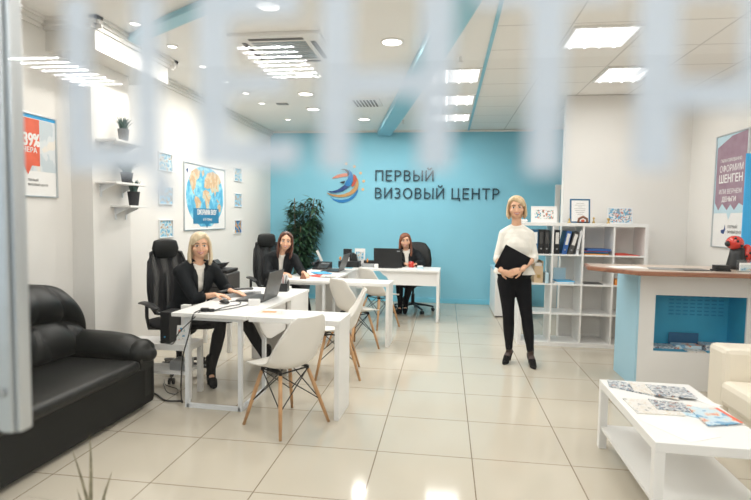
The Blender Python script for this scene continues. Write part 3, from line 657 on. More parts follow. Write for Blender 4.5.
# ------------------------------------------------------------------ desks
def desk(loc, rz, lb, grp):
    t = thing('desk', lb, 'desk', loc, rz, grp)   # local origin = near-left corner of the operator top
    box('desktop', 'white', 0,0,.72,.62,1.52,.75, parent=t, bevel=.003)
    q = MB(); r = .015
    x0, x1, y0, y1 = .10,.54,.06,.52
    for a, b in (((x0,y0,0),(x0,y0,.72)),((x1,y0,0),(x1,y0,.72)),((x1,y1,0),(x1,y1,.72))): q.bar(a, b, .03, .03, (1,0,0))
    q.bar((x0,y0,.015),(x1,y0,.015),.03,.03); q.bar((x1,y0,.015),(x1,y1,.015),.03,.03)
    q.bar((x0,y0,.705),(x1,y0,.705),.029,.029); q.bar((x1,y0,.705),(x1,y1,.705),.029,.029)
    q.build('leg_frame', 'whitem', t)
    box('end_panel', 'white', .575,.98,0,.615,1.50,.72, parent=t, bevel=.002)
    box('end_panel', 'white', .01,1.46,0,.574,1.50,.72, parent=t, bevel=.002)
    q = MB(); pr = [(.98,.72),(.98,.44),(.62,.44),(.52,.47),(.44,.53),(.38,.60),(.34,.72)]
    q.prism(pr, (.018,0,0), (.545,0,0), (0,1,0), (0,0,1)); q.build('modesty_panel', 'white', t)
    # visitor wing
    box('wing_top', 'white', .622,.02,.705,1.325,.37,.745, parent=t, bevel=.003)
    box('wing_leg', 'white', 1.285,.03,0,1.322,.36,.704, parent=t, bevel=.003)
    box('foot_pad', 'black', 1.29,.33,-.0,1.318,.363,.008, parent=t)
    return t
d1 = desk((-2.07,3.67,0), -.045, 'white desk with visitor wing nearest the camera, beside the black sofa', 'white desks with steel frames')
d2 = dup(d1, (-1.95,5.88,0), -.045, 'white desk with visitor wing in the middle row, behind the nearest desk')
t = thing('desk', 'white desk along the blue wall with a cut-out front panel', 'desk', (-1.35,7.44,0), -.02, 'white desks with steel frames')
box('desktop', 'white', 0,0,.72,1.28,.56,.75, parent=t, bevel=.003)
box('end_panel', 'white', 1.238,.01,0,1.278,.55,.72, parent=t, bevel=.002); box('end_panel', 'white', .01,.01,0,.05,.55,.72, parent=t, bevel=.002)
q = MB(); q.prism([(.40,.72),(.46,.66),(.50,.64),(.56,.56),(.60,.52),(1.237,.52),(1.237,.72)], (0,.02,0), (0,.04,0)); q.prism([(.06,.72),(.06,.45),(.16,.45),(.16,.72)], (0,.02,0), (0,.04,0)); q.build('modesty_panel', 'white', t)

# low white cabinet behind the shelf
t = thing('low_cabinet', 'low white cabinet standing behind the open shelf unit near the blue wall', 'cabinet', (.77,8.02,0))
box('body', 'white', 0,0,.02,.50,.9,.70, parent=t, bevel=.003); box('cabinet_top', 'paleblue', -.01,-.01,.70,.51,.91,.73, parent=t, bevel=.003)
box('plinth', 'grey', .02,.01,0,.48,.88,.02, parent=t)

# ------------------------------------------------------------------ open shelf unit 4 x 4
SX, SY, SW, SD, SH = .885, 6.30, 1.43, .375, 1.47
t = thing('shelf_unit', 'white open cube shelf unit, four by four, against the partition', 'shelf unit', (SX, SY, 0))
q = MB(); T = .038
q.box(0,0,0,T,SD,SH-T); q.box(SW-T,0,0,SW,SD,SH-T); q.build('side_panel', 'white', t, bevel=.002)
box('top_board', 'white', 0,0,SH-T,SW,SD,SH, parent=t, bevel=.002); box('bottom_board', 'white', T,0,0,SW-T,SD,T+.01, parent=t, bevel=.002)
cw = (SW-2*T-3*.018)/4; ch = (SH-T-(T+.01)-3*.018)/4
CX = [T+i*(cw+.018) for i in range(4)]; CZ = [T+.01+i*(ch+.018) for i in range(4)]
for i in range(1,4): box('divider', 'white', CX[i]-.018,0.002,T+.01,CX[i],SD-.002,SH-T, parent=t)
for i in range(4):
    for j in range(1,4): box('shelf_board', 'white', CX[i],0.003,CZ[j]-.018,CX[i]+cw,SD-.003,CZ[j], parent=t)
def cell(i, j): return SX+CX[i], SY, CZ[j]
def binder(x, y, z, w, tilt, spine, lb, lab='label'):
    t = thing('ring_binder', lb, 'binder', (x, y, z)); t.rotation_euler = (0, tilt, 0); t['group'] = 'ring binders in the open shelves'
    box('cover', spine, 0,0,0,w,.27,.285, parent=t, bevel=.004)
    box('spine_label', lab, .012,-.0015,.12,w-.012,-.0002,.255, parent=t)
    q = MB(); q.lathe([(.010,0),(.010,.002)], (0,0,0), 12); q.v = [(w/2+a, -.001-c, .06+b) for a, b, c in q.v]; q.build('finger_hole', 'silver', t)
x, y, z = cell(1,3)
binder(x+.012,y+.03,z,.062,0,'black','upright black binder with white label beside blue leaning binders')
binder(x+.098,y+.03,z,.055,.20,'blued','blue binder leaning right in the top row of cells')
binder(x+.165,y+.03,z,.060,.27,'grey','dark grey binder leaning right behind the blue one')
binder(x+.262,y+.04,z,.030,.14,'whitem','slim pale binder at the right end of the leaning row')
x, y, z = cell(0,3)
binder(x+.10,y+.03,z,.07,0,'cert','dark blue binder with label in the top left cell', 'paper')
binder(x+.175,y+.03,z,.06,0,'black','plain black binder beside the dark blue one in top left cell','grey')
binder(x+.24,y+.03,z,.06,.0,'black','black binder against the divider in the top left cell','grey')
def stackp(name, lb, cat, x, y, z, items, seed=0):
    rnd = random.Random(seed); zz = z
    for k, (m_, w, d, h) in enumerate(items):
        o = MB().box(-w/2,-d/2,0,w/2,d/2,h).build(name, m_, loc=(x+rnd.uniform(-.012,.012), y+rnd.uniform(-.012,.012), zz), bevel=min(.002,h/3)); o.rotation_euler = (0,0,rnd.uniform(-.12,.12)); zz += h+.0004
        tag(o, lb[k] if isinstance(lb, list) else lb, cat)
x, y, z = cell(2,3)
stackp('folder','x','folder',x+cw/2,y+.17,z,[('orange',.27,.29,.012),('leaf',.26,.29,.010),('blued',.28,.28,.014),('lred',.26,.29,.008),('blued',.27,.28,.022)],3)
fo = [o for o in C.objects if o.name.startswith('folder')]
for o, l in zip(fo, ('orange folder at the bottom of the folder pile in the shelf','green folder second from bottom of the pile in the shelf','blue folder in the middle of the folder pile','thin red folder just under the top blue folder','thick blue folder on top of the folder pile in the shelf')): o['label'] = l
x, y, z = cell(3,3)
tag(MB().prism([(-.15,-.13),(.15,-.13),(.13,.13),(-.15,.13)], (0,0,.006), (x+cw/2-.02,y+.16,z), (1,0,0), (0,1,0)).build('paper_sheet','redp'), 'red printed sheets lying in the top right shelf cell', 'papers')
tag(MB().box(x+.03,y+.05,z+.0065,x+.17,y+.20,z+.022).build('leaflet_pile','redp',bevel=.003), 'small pile of red leaflets on the red sheets', 'leaflets')
x, y, z = cell(0,2)
t = thing('magazine_file', 'tan cardboard magazine file box in the left column of the shelf', 'file box', (x+.14,y+.04,z))
q = MB(); q.box(0,0,0,.10,.25,.006); q.box(0,0,.006,.004,.25,.26); q.box(.096,0,.006,.10,.25,.26); q.box(.004,0,.006,.096,.004,.20); q.box(.004,.246,.006,.096,.25,.26); q.build('file_body','tan',t)
box('label_plate','gold2',.03,-.003,.06,.07,-.0003,.10,parent=t); box('papers_inside','paper',.01,.02,.007,.09,.24,.235,parent=t)
tag(MB().box(x+.265,y+.03,z,x+.305,y+.24,z+.12).build('brochure_holder','posterpale',bevel=.003), 'small pale blue brochure holder beside the tan file box', 'brochure holder')
x, y, z = cell(1,2)
stackp('brochure',['pale blue brochure, lowest under the white papers in the middle shelf cell','white brochure in the middle of the small pile','blue brochure on top of the small pile in the second column'],'brochure',x+.15,y+.14,z,[('posterpale',.22,.21,.008),('paper',.22,.21,.008),('bluel',.21,.20,.012)],4)
box_ = MB().box(x+.06,y+.24,z,x+.20,y+.27,z+.17).build('leaflet_card','posterpale',bevel=.001); tag(box_, 'pale blue leaflet card standing at the back of the second column', 'leaflet')
x, y, z = cell(2,2)
tag(MB().box(x+.03,y+.05,z,x+.24,y+.24,z+.010).build('notebook','grey',bevel=.002), 'thin dark notebook lying in the third column of the shelf', 'notebook')
x, y, z = cell(3,2)
tag(MB().box(x+.03,y+.05,z,x+.13,y+.24,z+.06).build('small_box','orange',bevel=.002), 'small orange box in the right column partly behind the counter top', 'box')
# on top of the shelf
def standframe(x, y, w, h, fm, art, lb, name='framed_picture', mat_w=.0, bw=.012):
    t = thing(name, lb, 'picture', (x, y, SH+.001)); t.rotation_euler = (-.12, 0, .03)
    q = MB(); q.box(0,0,0,w,.012,bw); q.box(0,0,h-bw,w,.012,h); q.box(0,0,bw,bw,.012,h-bw); q.box(w-bw,0,bw,w,.012,h-bw); q.build('frame', fm, t, bevel=.0015)
    box('mount', 'paper', bw,.005,bw,w-bw,.011,h-bw, parent=t)
    MB().box(bw+mat_w,.003,bw+mat_w,w-bw-mat_w,.0048,h-bw-mat_w).build('picture', art, t)
    b = MB(); b.bar((w/2,.012,h*.55),(w/2,.06,.01),.03,.004,(1,0,0)); b.build('easel_back','grey',t)
    return t
standframe(1.02,SY+.14,.305,.195,'white','hands','white framed picture of colourful hand prints on the shelf unit', mat_w=.03)
t = standframe(1.475,SY+.16,.235,.29,'cert','paper','tall blue framed certificate standing on the shelf unit', mat_w=.0, bw=.018)
q = MB()
for k, w in enumerate((.09,.12,.05,.13,.12,.10,.06)): q.box(.1175-w/2,.0022,.235-k*.022,.1175+w/2,.0029,.239-k*.022)
q.build('certificate_text','dgrey',t)
standframe(1.90,SY+.14,.285,.19,'whitem','houses','small landscape picture of a blue and red town on the shelf unit')
t = thing('figurine', 'small brown arched souvenir figurine before the blue framed certificate', 'figurine', (1.60,SY+.07,SH))
q = MB(); q.loft([(-.05,0,.012),(-.045,0,.05),(0,0,.075),(.045,0,.05),(.05,0,.012)],[.014,.014,.016,.014,.014],(0,1,0),10); q.build('arch','top',t,smooth=True)
box('figurine_base','black',-.065,-.025,0,.065,.025,.010,parent=t); q=MB(); q.ell((0,0,.026),(.022,.02,.018)); q.build('ornament','pred',t,smooth=True)
t = thing('souvenir', 'tiny gold souvenir statuette on the shelf unit left of the certificate', 'figurine', (1.45,SY+.08,SH))
MB().lathe([(.001,0),(.022,0),(.02,.012),(.008,.018),(.014,.035),(.006,.055),(.001,.058)]).build('body','gold2',t,smooth=True)
t = thing('souvenir', 'tiny gold souvenir statuette leaning on the town picture frame', 'figurine', (1.885,SY+.06,SH))
MB().lathe([(.001,0),(.022,0),(.02,.012),(.008,.02),(.016,.045),(.022,.06),(.001,.064)]).build('body','gold2',t,smooth=True)
t = thing('souvenir', 'small dark souvenir just right of the certificate frame', 'figurine', (1.725,SY+.08,SH))
MB().lathe([(.001,0),(.018,0),(.012,.02),(.006,.04),(.015,.06),(.001,.075)]).build('body','gold2',t,smooth=True)
t = thing('bead_ornament', 'row of small white ornaments at the left end of the shelf unit top', 'ornament', (.95,SY+.10,SH))
for k in range(4): q=MB(); q.ell((k*.02-.05,0,.018),(.014,.014,.018)); q.build('ornament_bead','paper',t,smooth=True)

# ------------------------------------------------------------------ reception counter
t = thing('reception_counter', 'white reception counter with a dark wood top and a blue display niche', 'counter', (1.72,4.85,0))
q = MB(); W, D, Hc = 1.16, .56, 1.05; nx0, nx1, nz0, nz1 = .145,.90,.345,.85
q.box(0.012,0,0,nx0,.02,Hc); q.box(nx1,0,0,W,.02,Hc); q.box(nx0,0,0,nx1,.02,nz0); q.box(nx0,0,nz1,nx1,.02,Hc)
q.build('front_panel','white',t)
box('side_panel','paleblue',-.008,0.0,0,.011,D,Hc,parent=t); box('back_panel','white',.012,D-.02,0,W,D,Hc,parent=t)
nb = MB(); nb.box(nx0,.30,nz0,nx1,.31,nz1); nb.box(nx0-.01,.021,nz0,nx0,.31,nz1); nb.box(nx1,.021,nz0,nx1+.01,.31,nz1); nb.box(nx0,.021,nz1,nx1,.31,nz1+.01); nb.box(nx0,.021,nz0-.01,nx1,.31,nz0); nb.build('niche','niche',t)
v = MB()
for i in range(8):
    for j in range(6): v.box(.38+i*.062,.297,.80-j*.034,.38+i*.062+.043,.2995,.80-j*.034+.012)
v.build('reflection_dashes','niched',t)  # dark dashes on the back panel paint in a reflected grid
q = MB(); q.prism([(-.43,.06),(-.12,-.33),(1.165,-.33),(1.165,.44),(-.38,.38)], (0,0,.036), (0,0,Hc), (1,0,0), (0,1,0)); q.build('counter_top','top',t,bevel=.006)
q = MB(); q.prism([(-.40,.07),(-.105,-.30),(1.16,-.30),(1.16,.42),(-.36,.36)], (0,0,.0015), (0,0,Hc+.0362), (1,0,0), (0,1,0)); q.build('top_surface',mat('counter_surface',(.60,.50,.42),.28,col2=(.50,.39,.31),scale=9,aniso=(.3,2,2)),t)
# brochures inside the niche
nb_ = [('mag',1.90,.02,.21,.13,'brochure pile at the left in the blue niche'),('mag3',2.10,.035,.22,.12,'taller brochure pile in the middle of the blue niche'),('mag',2.34,.05,.18,.14,'dark brochure pile at the right of the niche, behind the cream armchair'),('mag2',2.16,.012,.15,.10,'thin pale brochure at the front of the niche')]
for k, (m_, x, h, w, d, lb) in enumerate(nb_):
    yy = 5.02 if k<3 else 4.90
    tag(MB().box(x,yy-d/2,.3455,x+w,yy+d/2,.3455+h).build('brochure_pile',m_,bevel=.002), lb, 'brochures')
t = thing('display_card', 'small dark card stand leaning in the blue niche', 'card stand', (2.10,5.1,.346)); MB().box(0,.02,0,.26,.026,.12).build('card','cert',t)
# things on the counter
ZC = 1.0877+.001
def sheet(name, x, y, w, d, rz, m_, lb, cat, z=ZC, h=.0015):
    o = MB().box(-w/2,-d/2,0,w/2,d/2,h).build(name, m_, loc=(x,y,z), bevel=h*.2); o.rotation_euler = (0,0,rz); return tag(o, lb, cat)
sheet('paper_sheet',1.62,4.86,.30,.21,.2,'paper','white sheet on the counter top nearest its left tip','papers')
sheet('magazine',1.90,4.78,.26,.18,-.25,'dgrey','small grey leaflet in the middle of the wood counter top','leaflet',h=.005)
sheet('magazine',2.12,4.76,.24,.17,.15,'grey','dark leaflet on the wood counter top near the ladybug','leaflet',h=.006)
t = thing('ladybug_figurine', 'red and black ladybug figurine standing on the right end of the counter', 'figurine', (2.575,4.97,ZC), -.1)
q = MB(); q.lathe([(.001,0),(.085,0),(.08,.04),(.065,.12),(.055,.19),(.001,.20)]); q.build('body','black',t,smooth=True)
q = MB(); q.ell((-.03,-.01,.235),(.072,.066,.064)); q.build('head','red',t,smooth=True)
q = MB(); q.ell((.072,.0,.135),(.048,.06,.09)); q.build('wing','red',t,smooth=True)
q = MB(); q.ell((-.092,-.03,.225),(.024,.025,.026)); q.build('face','black',t,smooth=True)
q = MB()
for a, b, c in ((-.03,-.073,.25),(.005,-.066,.21),(-.045,-.062,.275),(.078,-.058,.15),(.095,-.050,.10),(.055,-.050,.12)): q.ell((a,b,c),(.012,.008,.012),n=8,m=6)
q.build('spots','black',t,smooth=True)
t = thing('document_tray', 'low black tray of cards on the counter left of the leaflet holder', 'tray', (2.33,4.74,ZC))
box('tray_base','black',-.06,-.05,0,.06,.05,.012,parent=t); box('cards','black',-.05,-.04,.013,.06,.04,.05,parent=t,bevel=.003)
t = thing('leaflet_holder', 'clear acrylic leaflet holder with printed cards at counter end', 'leaflet holder', (2.46,4.70,ZC))
q = MB(); q.box(0,0,0,.34,.004,.06); q.box(0,.05,0,.34,.054,.10); q.box(0,0,0,.34,.054,.004); q.build('holder','glassb',t)
box('cards','paper',.01,.008,.005,.33,.03,.075,parent=t); box('card_print','mag3',.012,.0055,.012,.328,.0078,.034,parent=t)
q = MB(); q.prism([(.16,.005),(.33,.005),(.33,.17),(.25,.13)], (0,.006,0), (0,.034,0)); q.build('leaning_leaflet','posterpale',t)

# ------------------------------------------------------------------ coffee table + magazines
t = thing('coffee_table', 'low white coffee table with lower shelf in the right foreground', 'coffee table', (1.015,2.56,0), -.02)
TW, TD, TH = .55, .98, .45
box('tabletop','white',0,0,TH-.05,TW,TD,TH,parent=t,bevel=.003)
for x in (0,TW-.05):
    for y in (0,TD-.05): box('leg','white',x+.001,y+.001,0,x+.049,y+.049,TH-.0505,parent=t,bevel=.002)
box('lower_shelf','white',.012,.012,.13,TW-.012,TD-.012,.148,parent=t)
def magz(name, pts, h, m_, lb, z, band=None):
    o = MB(); o.prism([(a,b) for a, b in pts], (0,0,h), (0,0,z), (1,0,0), (0,1,0)); ob = o.build(name, m_, bevel=h*.2); tag(ob, lb, 'magazine', 'magazines on the coffee table'); return ob
z0 = TH+.0006
magz('magazine',[(1.08,3.53),(1.33,3.40),(1.27,3.24),(1.05,3.38)],.006,'mag','dark blue magazine at the far left corner of the coffee table',z0)
magz('magazine',[(1.20,3.50),(1.42,3.38),(1.38,3.18),(1.17,3.30)],.006,'mag2','pale magazine lying over the dark blue one at the far end',z0+.0064)
magz('magazine',[(1.28,3.42),(1.50,3.40),(1.49,3.20),(1.27,3.22)],.006,'mag','colourful magazine at the far end near the armchair',z0+.0128)
magz('magazine',[(1.06,3.17),(1.33,3.13),(1.31,2.93),(1.06,2.93)],.006,'mag2','grey and white architecture magazine in the middle of the table',z0)
magz('magazine',[(1.20,3.16),(1.38,3.12),(1.36,2.98),(1.19,3.0)],.005,'mag','small magazine with black photo on the architecture magazine',z0+.0064)
magz('magazine',[(1.38,3.13),(1.55,2.98),(1.47,2.83),(1.30,2.96)],.005,'mag3','light blue travel magazine lying under the red-edged one',z0)
ob = magz('magazine',[(1.37,3.05),(1.53,3.07),(1.555,2.86),(1.36,2.80)],.006,'mag3','travel magazine with a red edge nearest the cream armchair',z0+.0054)
q = MB(); q.prism([(1.515,3.066),(1.535,3.068),(1.56,2.858),(1.54,2.853)], (0,0,.0004), (0,0,z0+.0116),(1,0,0),(0,1,0)); k = q.build('red_edge','pred',ob)
sheet('paper_sheet',1.20,2.76,.21,.30,.5,'paper','white printed sheet at the near end of the coffee table','papers',z=z0)
sheet('paper_sheet',1.52,3.22,.06,.21,.5,'paper','narrow white leaflet beside the colourful magazine','papers',z=z0)

# ------------------------------------------------------------------ cream armchair
t = thing('cream_armchair', 'cream leather armchair at the right edge beside the coffee table', 'armchair', (1.93,2.7,0))
box('armrest','cream',0,1.10,.03,.92,1.34,.63,parent=t,bevel=.035); box('armrest','cream',0,-.10,.03,.92,.14,.63,parent=t,bevel=.035)
box('seat_base','cream',.03,.141,.04,.72,1.099,.24,parent=t,bevel=.02); box('seat_cushion','cream',-.03,.145,.245,.70,1.095,.42,parent=t,bevel=.04)
box('backrest','cream',.70,.142,.04,.92,1.098,.84,parent=t,bevel=.05)
for x in (.08,.84):
    for y in (0,1.24): box('foot','black',x-.02,y-.02,0,x+.02,y+.02,.035,parent=t)

# ------------------------------------------------------------------ shell chairs
def lerp(a, b, t): return a+(b-a)*t
def interp(P, t):
    k = len(P)-1; x = t*k; i = min(int(x), k-1); f = x-i
    g = lambda a: P[max(0,min(k,a))]
    r = []
    for c in range(len(P[0])):
        p0, p1, p2, p3 = g(i-1)[c], g(i)[c], g(i+1)[c], g(i+2)[c]
        r.append(.5*((2*p1)+(-p0+p2)*f+(2*p0-5*p1+4*p2-p3)*f*f+(-p0+3*p1-3*p2+p3)*f**3))
    return r
def shell_mesh():
    # faces -Y ; (y, z, halfwidth, curl)
    P = [(-.245,.425,.150,.0),(-.215,.440,.195,.005),(-.13,.440,.225,.02),(-.02,.428,.235,.045),(.08,.428,.236,.075),(.155,.465,.235,.10),(.195,.55,.230,.085),(.222,.64,.222,.055),(.245,.72,.190,.040),(.262,.785,.158,.028),(.270,.815,.112,.02)]
    nu, nv = 20, 32; vs = []
    for j in range(nv+1):
        y, z, w, c = interp(P, j/nv); y2, z2 = interp(P, min(1,j/nv+.02))[:2]; y1, z1 = interp(P, max(0,j/nv-.02))[:2]
        t = V((0, y2-y1, z2-z1)).normalized(); n = V((0, -t.z, t.y))
        for i in range(nu+1):
            u = -1+2*i/nu; k = abs(u)**2.4
            vs.append(V((u*w*(1-.04*k), y, z))+n*c*k)
    F = [(j*(nu+1)+i, j*(nu+1)+i+1, (j+1)*(nu+1)+i+1, (j+1)*(nu+1)+i) for j in range(nv) for i in range(nu)]
    return MB().add(vs, F)
def shell_chair(lb, loc, rz):
    t = thing('shell_chair', lb, 'chair', loc, rz, 'white shell chairs with wooden legs')
    shell_mesh().build('shell', 'plast', t, smooth=True, solid=.009)
    tops = {}; feet = {}
    for sx in (-1,1):
        for sy in (-1,1):
            a = V((sx*.125, sy*.10-.01, .405)); b = V((sx*.225, sy*.205+.01, 0)); q = MB()
            q.loft([b, b.lerp(a,.5), b.lerp(a,.97)], [.0105,.0145,.0135], (1,0,0), 12, cap=False); q.build('leg', 'wood', t, smooth=True)
            tops[sx,sy] = a; feet[sx,sy] = b.lerp(a,.42)
            k = MB(); k.tube([a+V((0,0,.012)), V((sx*.09, sy*.07-.01, .422))], .007); k.cyl(a+V((0,0,-.02)), a+V((0,0,.012)), .012); k.build('leg_bracket', 'blackm', t)
    q = MB(); r = .0042
    for (p, s) in (((-1,-1),(1,-1)),((1,-1),(1,1)),((1,1),(-1,1)),((-1,1),(-1,-1))):
        q.tube([feet[p], tops[s]+V((0,0,-.01))], r, 6); q.tube([feet[s], tops[p]+V((0,0,-.01))], r, 6)
    q.tube([tops[-1,-1],tops[1,-1],tops[1,1],tops[-1,1],tops[-1,-1]], .006, 6)
    q.build('cross_wires', 'blackm', t)
    return t
def faceto(dx, dy): return math.atan2(dx, -dy)   # local -Y turned to (dx,dy)
c1 = shell_chair('white shell chair with wooden legs nearest the camera, at the front desk', (-1.12,3.55,0), faceto(-.84,.54))
dup(c1, (-1.0,4.78,0), faceto(-.98,-.18), 'white shell chair seen edge-on behind the front desk wing')
dup(c1, (-1.02,5.77,0), faceto(.66,.75), 'white shell chair pushed under the middle desk wing')
dup(c1, (-.90,7.02,0), faceto(.66,.75), 'white shell chair standing before the desk by the blue wall')

# ------------------------------------------------------------------ office chairs
def office_base(t, r=.31):
    for k in range(5):
        a = k*2*PI/5+.3; d = V((math.cos(a), math.sin(a), 0)); q = MB()
        q.loft([d*.02+V((0,0,.12)), d*r*.6+V((0,0,.10)), d*r+V((0,0,.075))], [(.026,.02),(.022,.016),(.017,.013)], (-d.y,d.x,0), 10); q.build('base_arm', 'black', t, smooth=True)
        w = MB(); s = V((-d.y,d.x,0))
        for e in (-1,1): w.cyl(d*r+s*e*.008+V((0,0,.028)), d*r+s*e*.026+V((0,0,.028)), .028)
        w.cyl(d*r+V((0,0,.03)), d*r+V((0,0,.075)), .008); w.build('caster', 'black', t)
    q = MB(); q.cyl((0,0,.10),(0,0,.28),.028); q.cyl((0,0,.28),(0,0,.44),.018); q.build('gas_column', 'blackm', t)
def office_chair(lb, loc, rz, hb):
    t = thing('office_chair', lb, 'office chair', loc, rz, 'black office chairs'); office_base(t)
    q = MB(); q.loft([(0,-.23,.48),(0,-.12,.49),(0,.08,.485),(0,.22,.49)], [(.22,.028),(.25,.038),(.25,.04),(.21,.034)], (1,0,0), 22, power=.7); q.build('seat','fabric',t,smooth=True)
    q = MB(); q.box(-.12,-.12,.42,.12,.12,.455); q.build('seat_plate','black',t)
    # mesh back with frame
    zs = [(.56,.27,.13),(.64,.275,.175),(.78,.265,.195),(.92,.275,.19),(1.05,.30,.175),(1.13,.315,.15)]
    nu = 12; vs = []; NV = 24
    for j in range(NV+1):
        z, y, w = interp([(a,b,c) for a,b,c in zs], j/NV)
        for i in range(nu+1): u = -1+2*i/nu; vs.append((u*w, y-.05*u*u, z))
    q = MB().add(vs, [(j*(nu+1)+i, j*(nu+1)+i+1, (j+1)*(nu+1)+i+1, (j+1)*(nu+1)+i) for j in range(NV) for i in range(nu)]); q.build('mesh_backrest','mesh',t,smooth=True,solid=.003)
    q = MB(); L = [(-w, y-.05, z) for z, y, w in zs]; Rr = [(w, y-.05, z) for z, y, w in zs][::-1]
    q.tube(L+[(-.08,.325,1.15),(.08,.325,1.15)]+Rr+[(.08,.27,.54),(-.08,.27,.54),L[0]], .014, 8); q.build('back_frame','black',t,smooth=True)
    q = MB(); q.loft([(0,.05,.43),(0,.25,.43),(0,.31,.50),(0,.325,.70),(0,.33,.92)], [(.03,.014)]*5, (1,0,0), 10); q.build('back_support','black',t,smooth=True)
    q = MB(); q.loft([(0,.285,1.10),(0,.28,1.17),(0,.285,1.235)], [(.11,.028),(.13,.036),(.115,.028)], (1,0,0), 18, power=.7); q.build('headrest','leather',t,smooth=True)
    for s in (-1,1):
        q = MB(); q.loft([(s*.29,-.20,.675),(s*.30,-.08,.70),(s*.30,.06,.70),(s*.28,.17,.68)], [(.03,.012),(.042,.015),(.04,.015),(.028,.012)], (1,0,0), 12); q.build('armrest','black',t,smooth=True)
        q = MB(); q.tube([(s*.10,.02,.445),(s*.27,.02,.47),(s*.295,.0,.58),(s*.295,-.0,.69)], .016); q.build('arm_bracket','black',t,smooth=True)
    return t
oc = office_chair('black mesh office chair with headrest behind the blonde seated person', (-2.46,4.50,0), faceto(.80,-.60), 1)
dup(oc, (-2.24,6.52,0), faceto(.60,-.80), 'black mesh office chair at the middle desk, behind brown-haired seated person')
t = thing('office_chair', 'black leather executive chair before the blue wall', 'office chair', (-.50,8.28,0), faceto(-.10,-1), 'black office chairs'); office_base(t, .33)
q = MB(); q.loft([(0,-.23,.47),(0,-.1,.49),(0,.1,.49),(0,.22,.48)], [(.23,.04),(.26,.055),(.26,.055),(.22,.045)], (1,0,0), 22, power=.7); q.build('seat','leather',t,smooth=True)
q = MB(); q.loft([(0,.22,.52),(0,.25,.65),(0,.265,.82),(0,.29,.98),(0,.31,1.07)], [(.20,.04),(.255,.05),(.26,.055),(.23,.05),(.16,.035)], (1,0,0), 24, power=.75); q.build('backrest','leather',t,smooth=True)
for s in (-1,1):
    q = MB(); q.tube([(s*.22,.02,.45),(s*.30,.0,.50),(s*.31,-.18,.62),(s*.31,-.12,.69),(s*.31,.12,.68),(s*.27,.22,.62)], .018); q.build('armrest','black',t,smooth=True)

# ------------------------------------------------------------------ people
def hand(mb, wr, d, pn, curl, thumb_side, s=1.0, spread=0.0):
    """wr wrist, d direction, pn palm normal, thumb_side = +1/-1 along d x pn"""
    d = V(d).normalized(); pn = V(pn); pn = (pn-d*pn.dot(d)).normalized(); sd = d.cross(pn)*thumb_side; wr = V(wr)
    L = .082*s
    mb.loft([wr-d*.02, wr+d*.015, wr+d*L*.55, wr+d*L], [(.024*s,.018*s),(.027*s,.016*s),(.037*s,.0145*s),(.036*s,.012*s)], sd, 14)
    for k, (o, l) in enumerate(((.029,.070),(.0098,.078),(-.0098,.073),(-.029,.056))):
        b = wr+d*(L-.012)+sd*o*s; dd = (d+sd*o*spread*8).normalized(); P = [b]; a = 0
        for f in (.40,.33,.27):
            a += curl*(.8 if f == .40 else 1); v_ = dd*math.cos(a)+pn*math.sin(a); P.append(P[-1]+v_*l*s*(f+.08))
        mb.loft(P, [.0088*s,.0084*s,.0076*s,.0064*s], sd, 10)
    b = wr+d*.018+sd*.022*s; v1 = (d*.62+sd*.72+pn*.25).normalized(); v2 = (d*.85+sd*.35+pn*(.2+.4*curl)).normalized()
    mb.loft([b, b+v1*.034*s, b+v1*.034*s+v2*.026*s, b+v1*.034*s+v2*.046*s], [.0125*s,.0105*s,.0092*s,.0078*s], pn, 10)
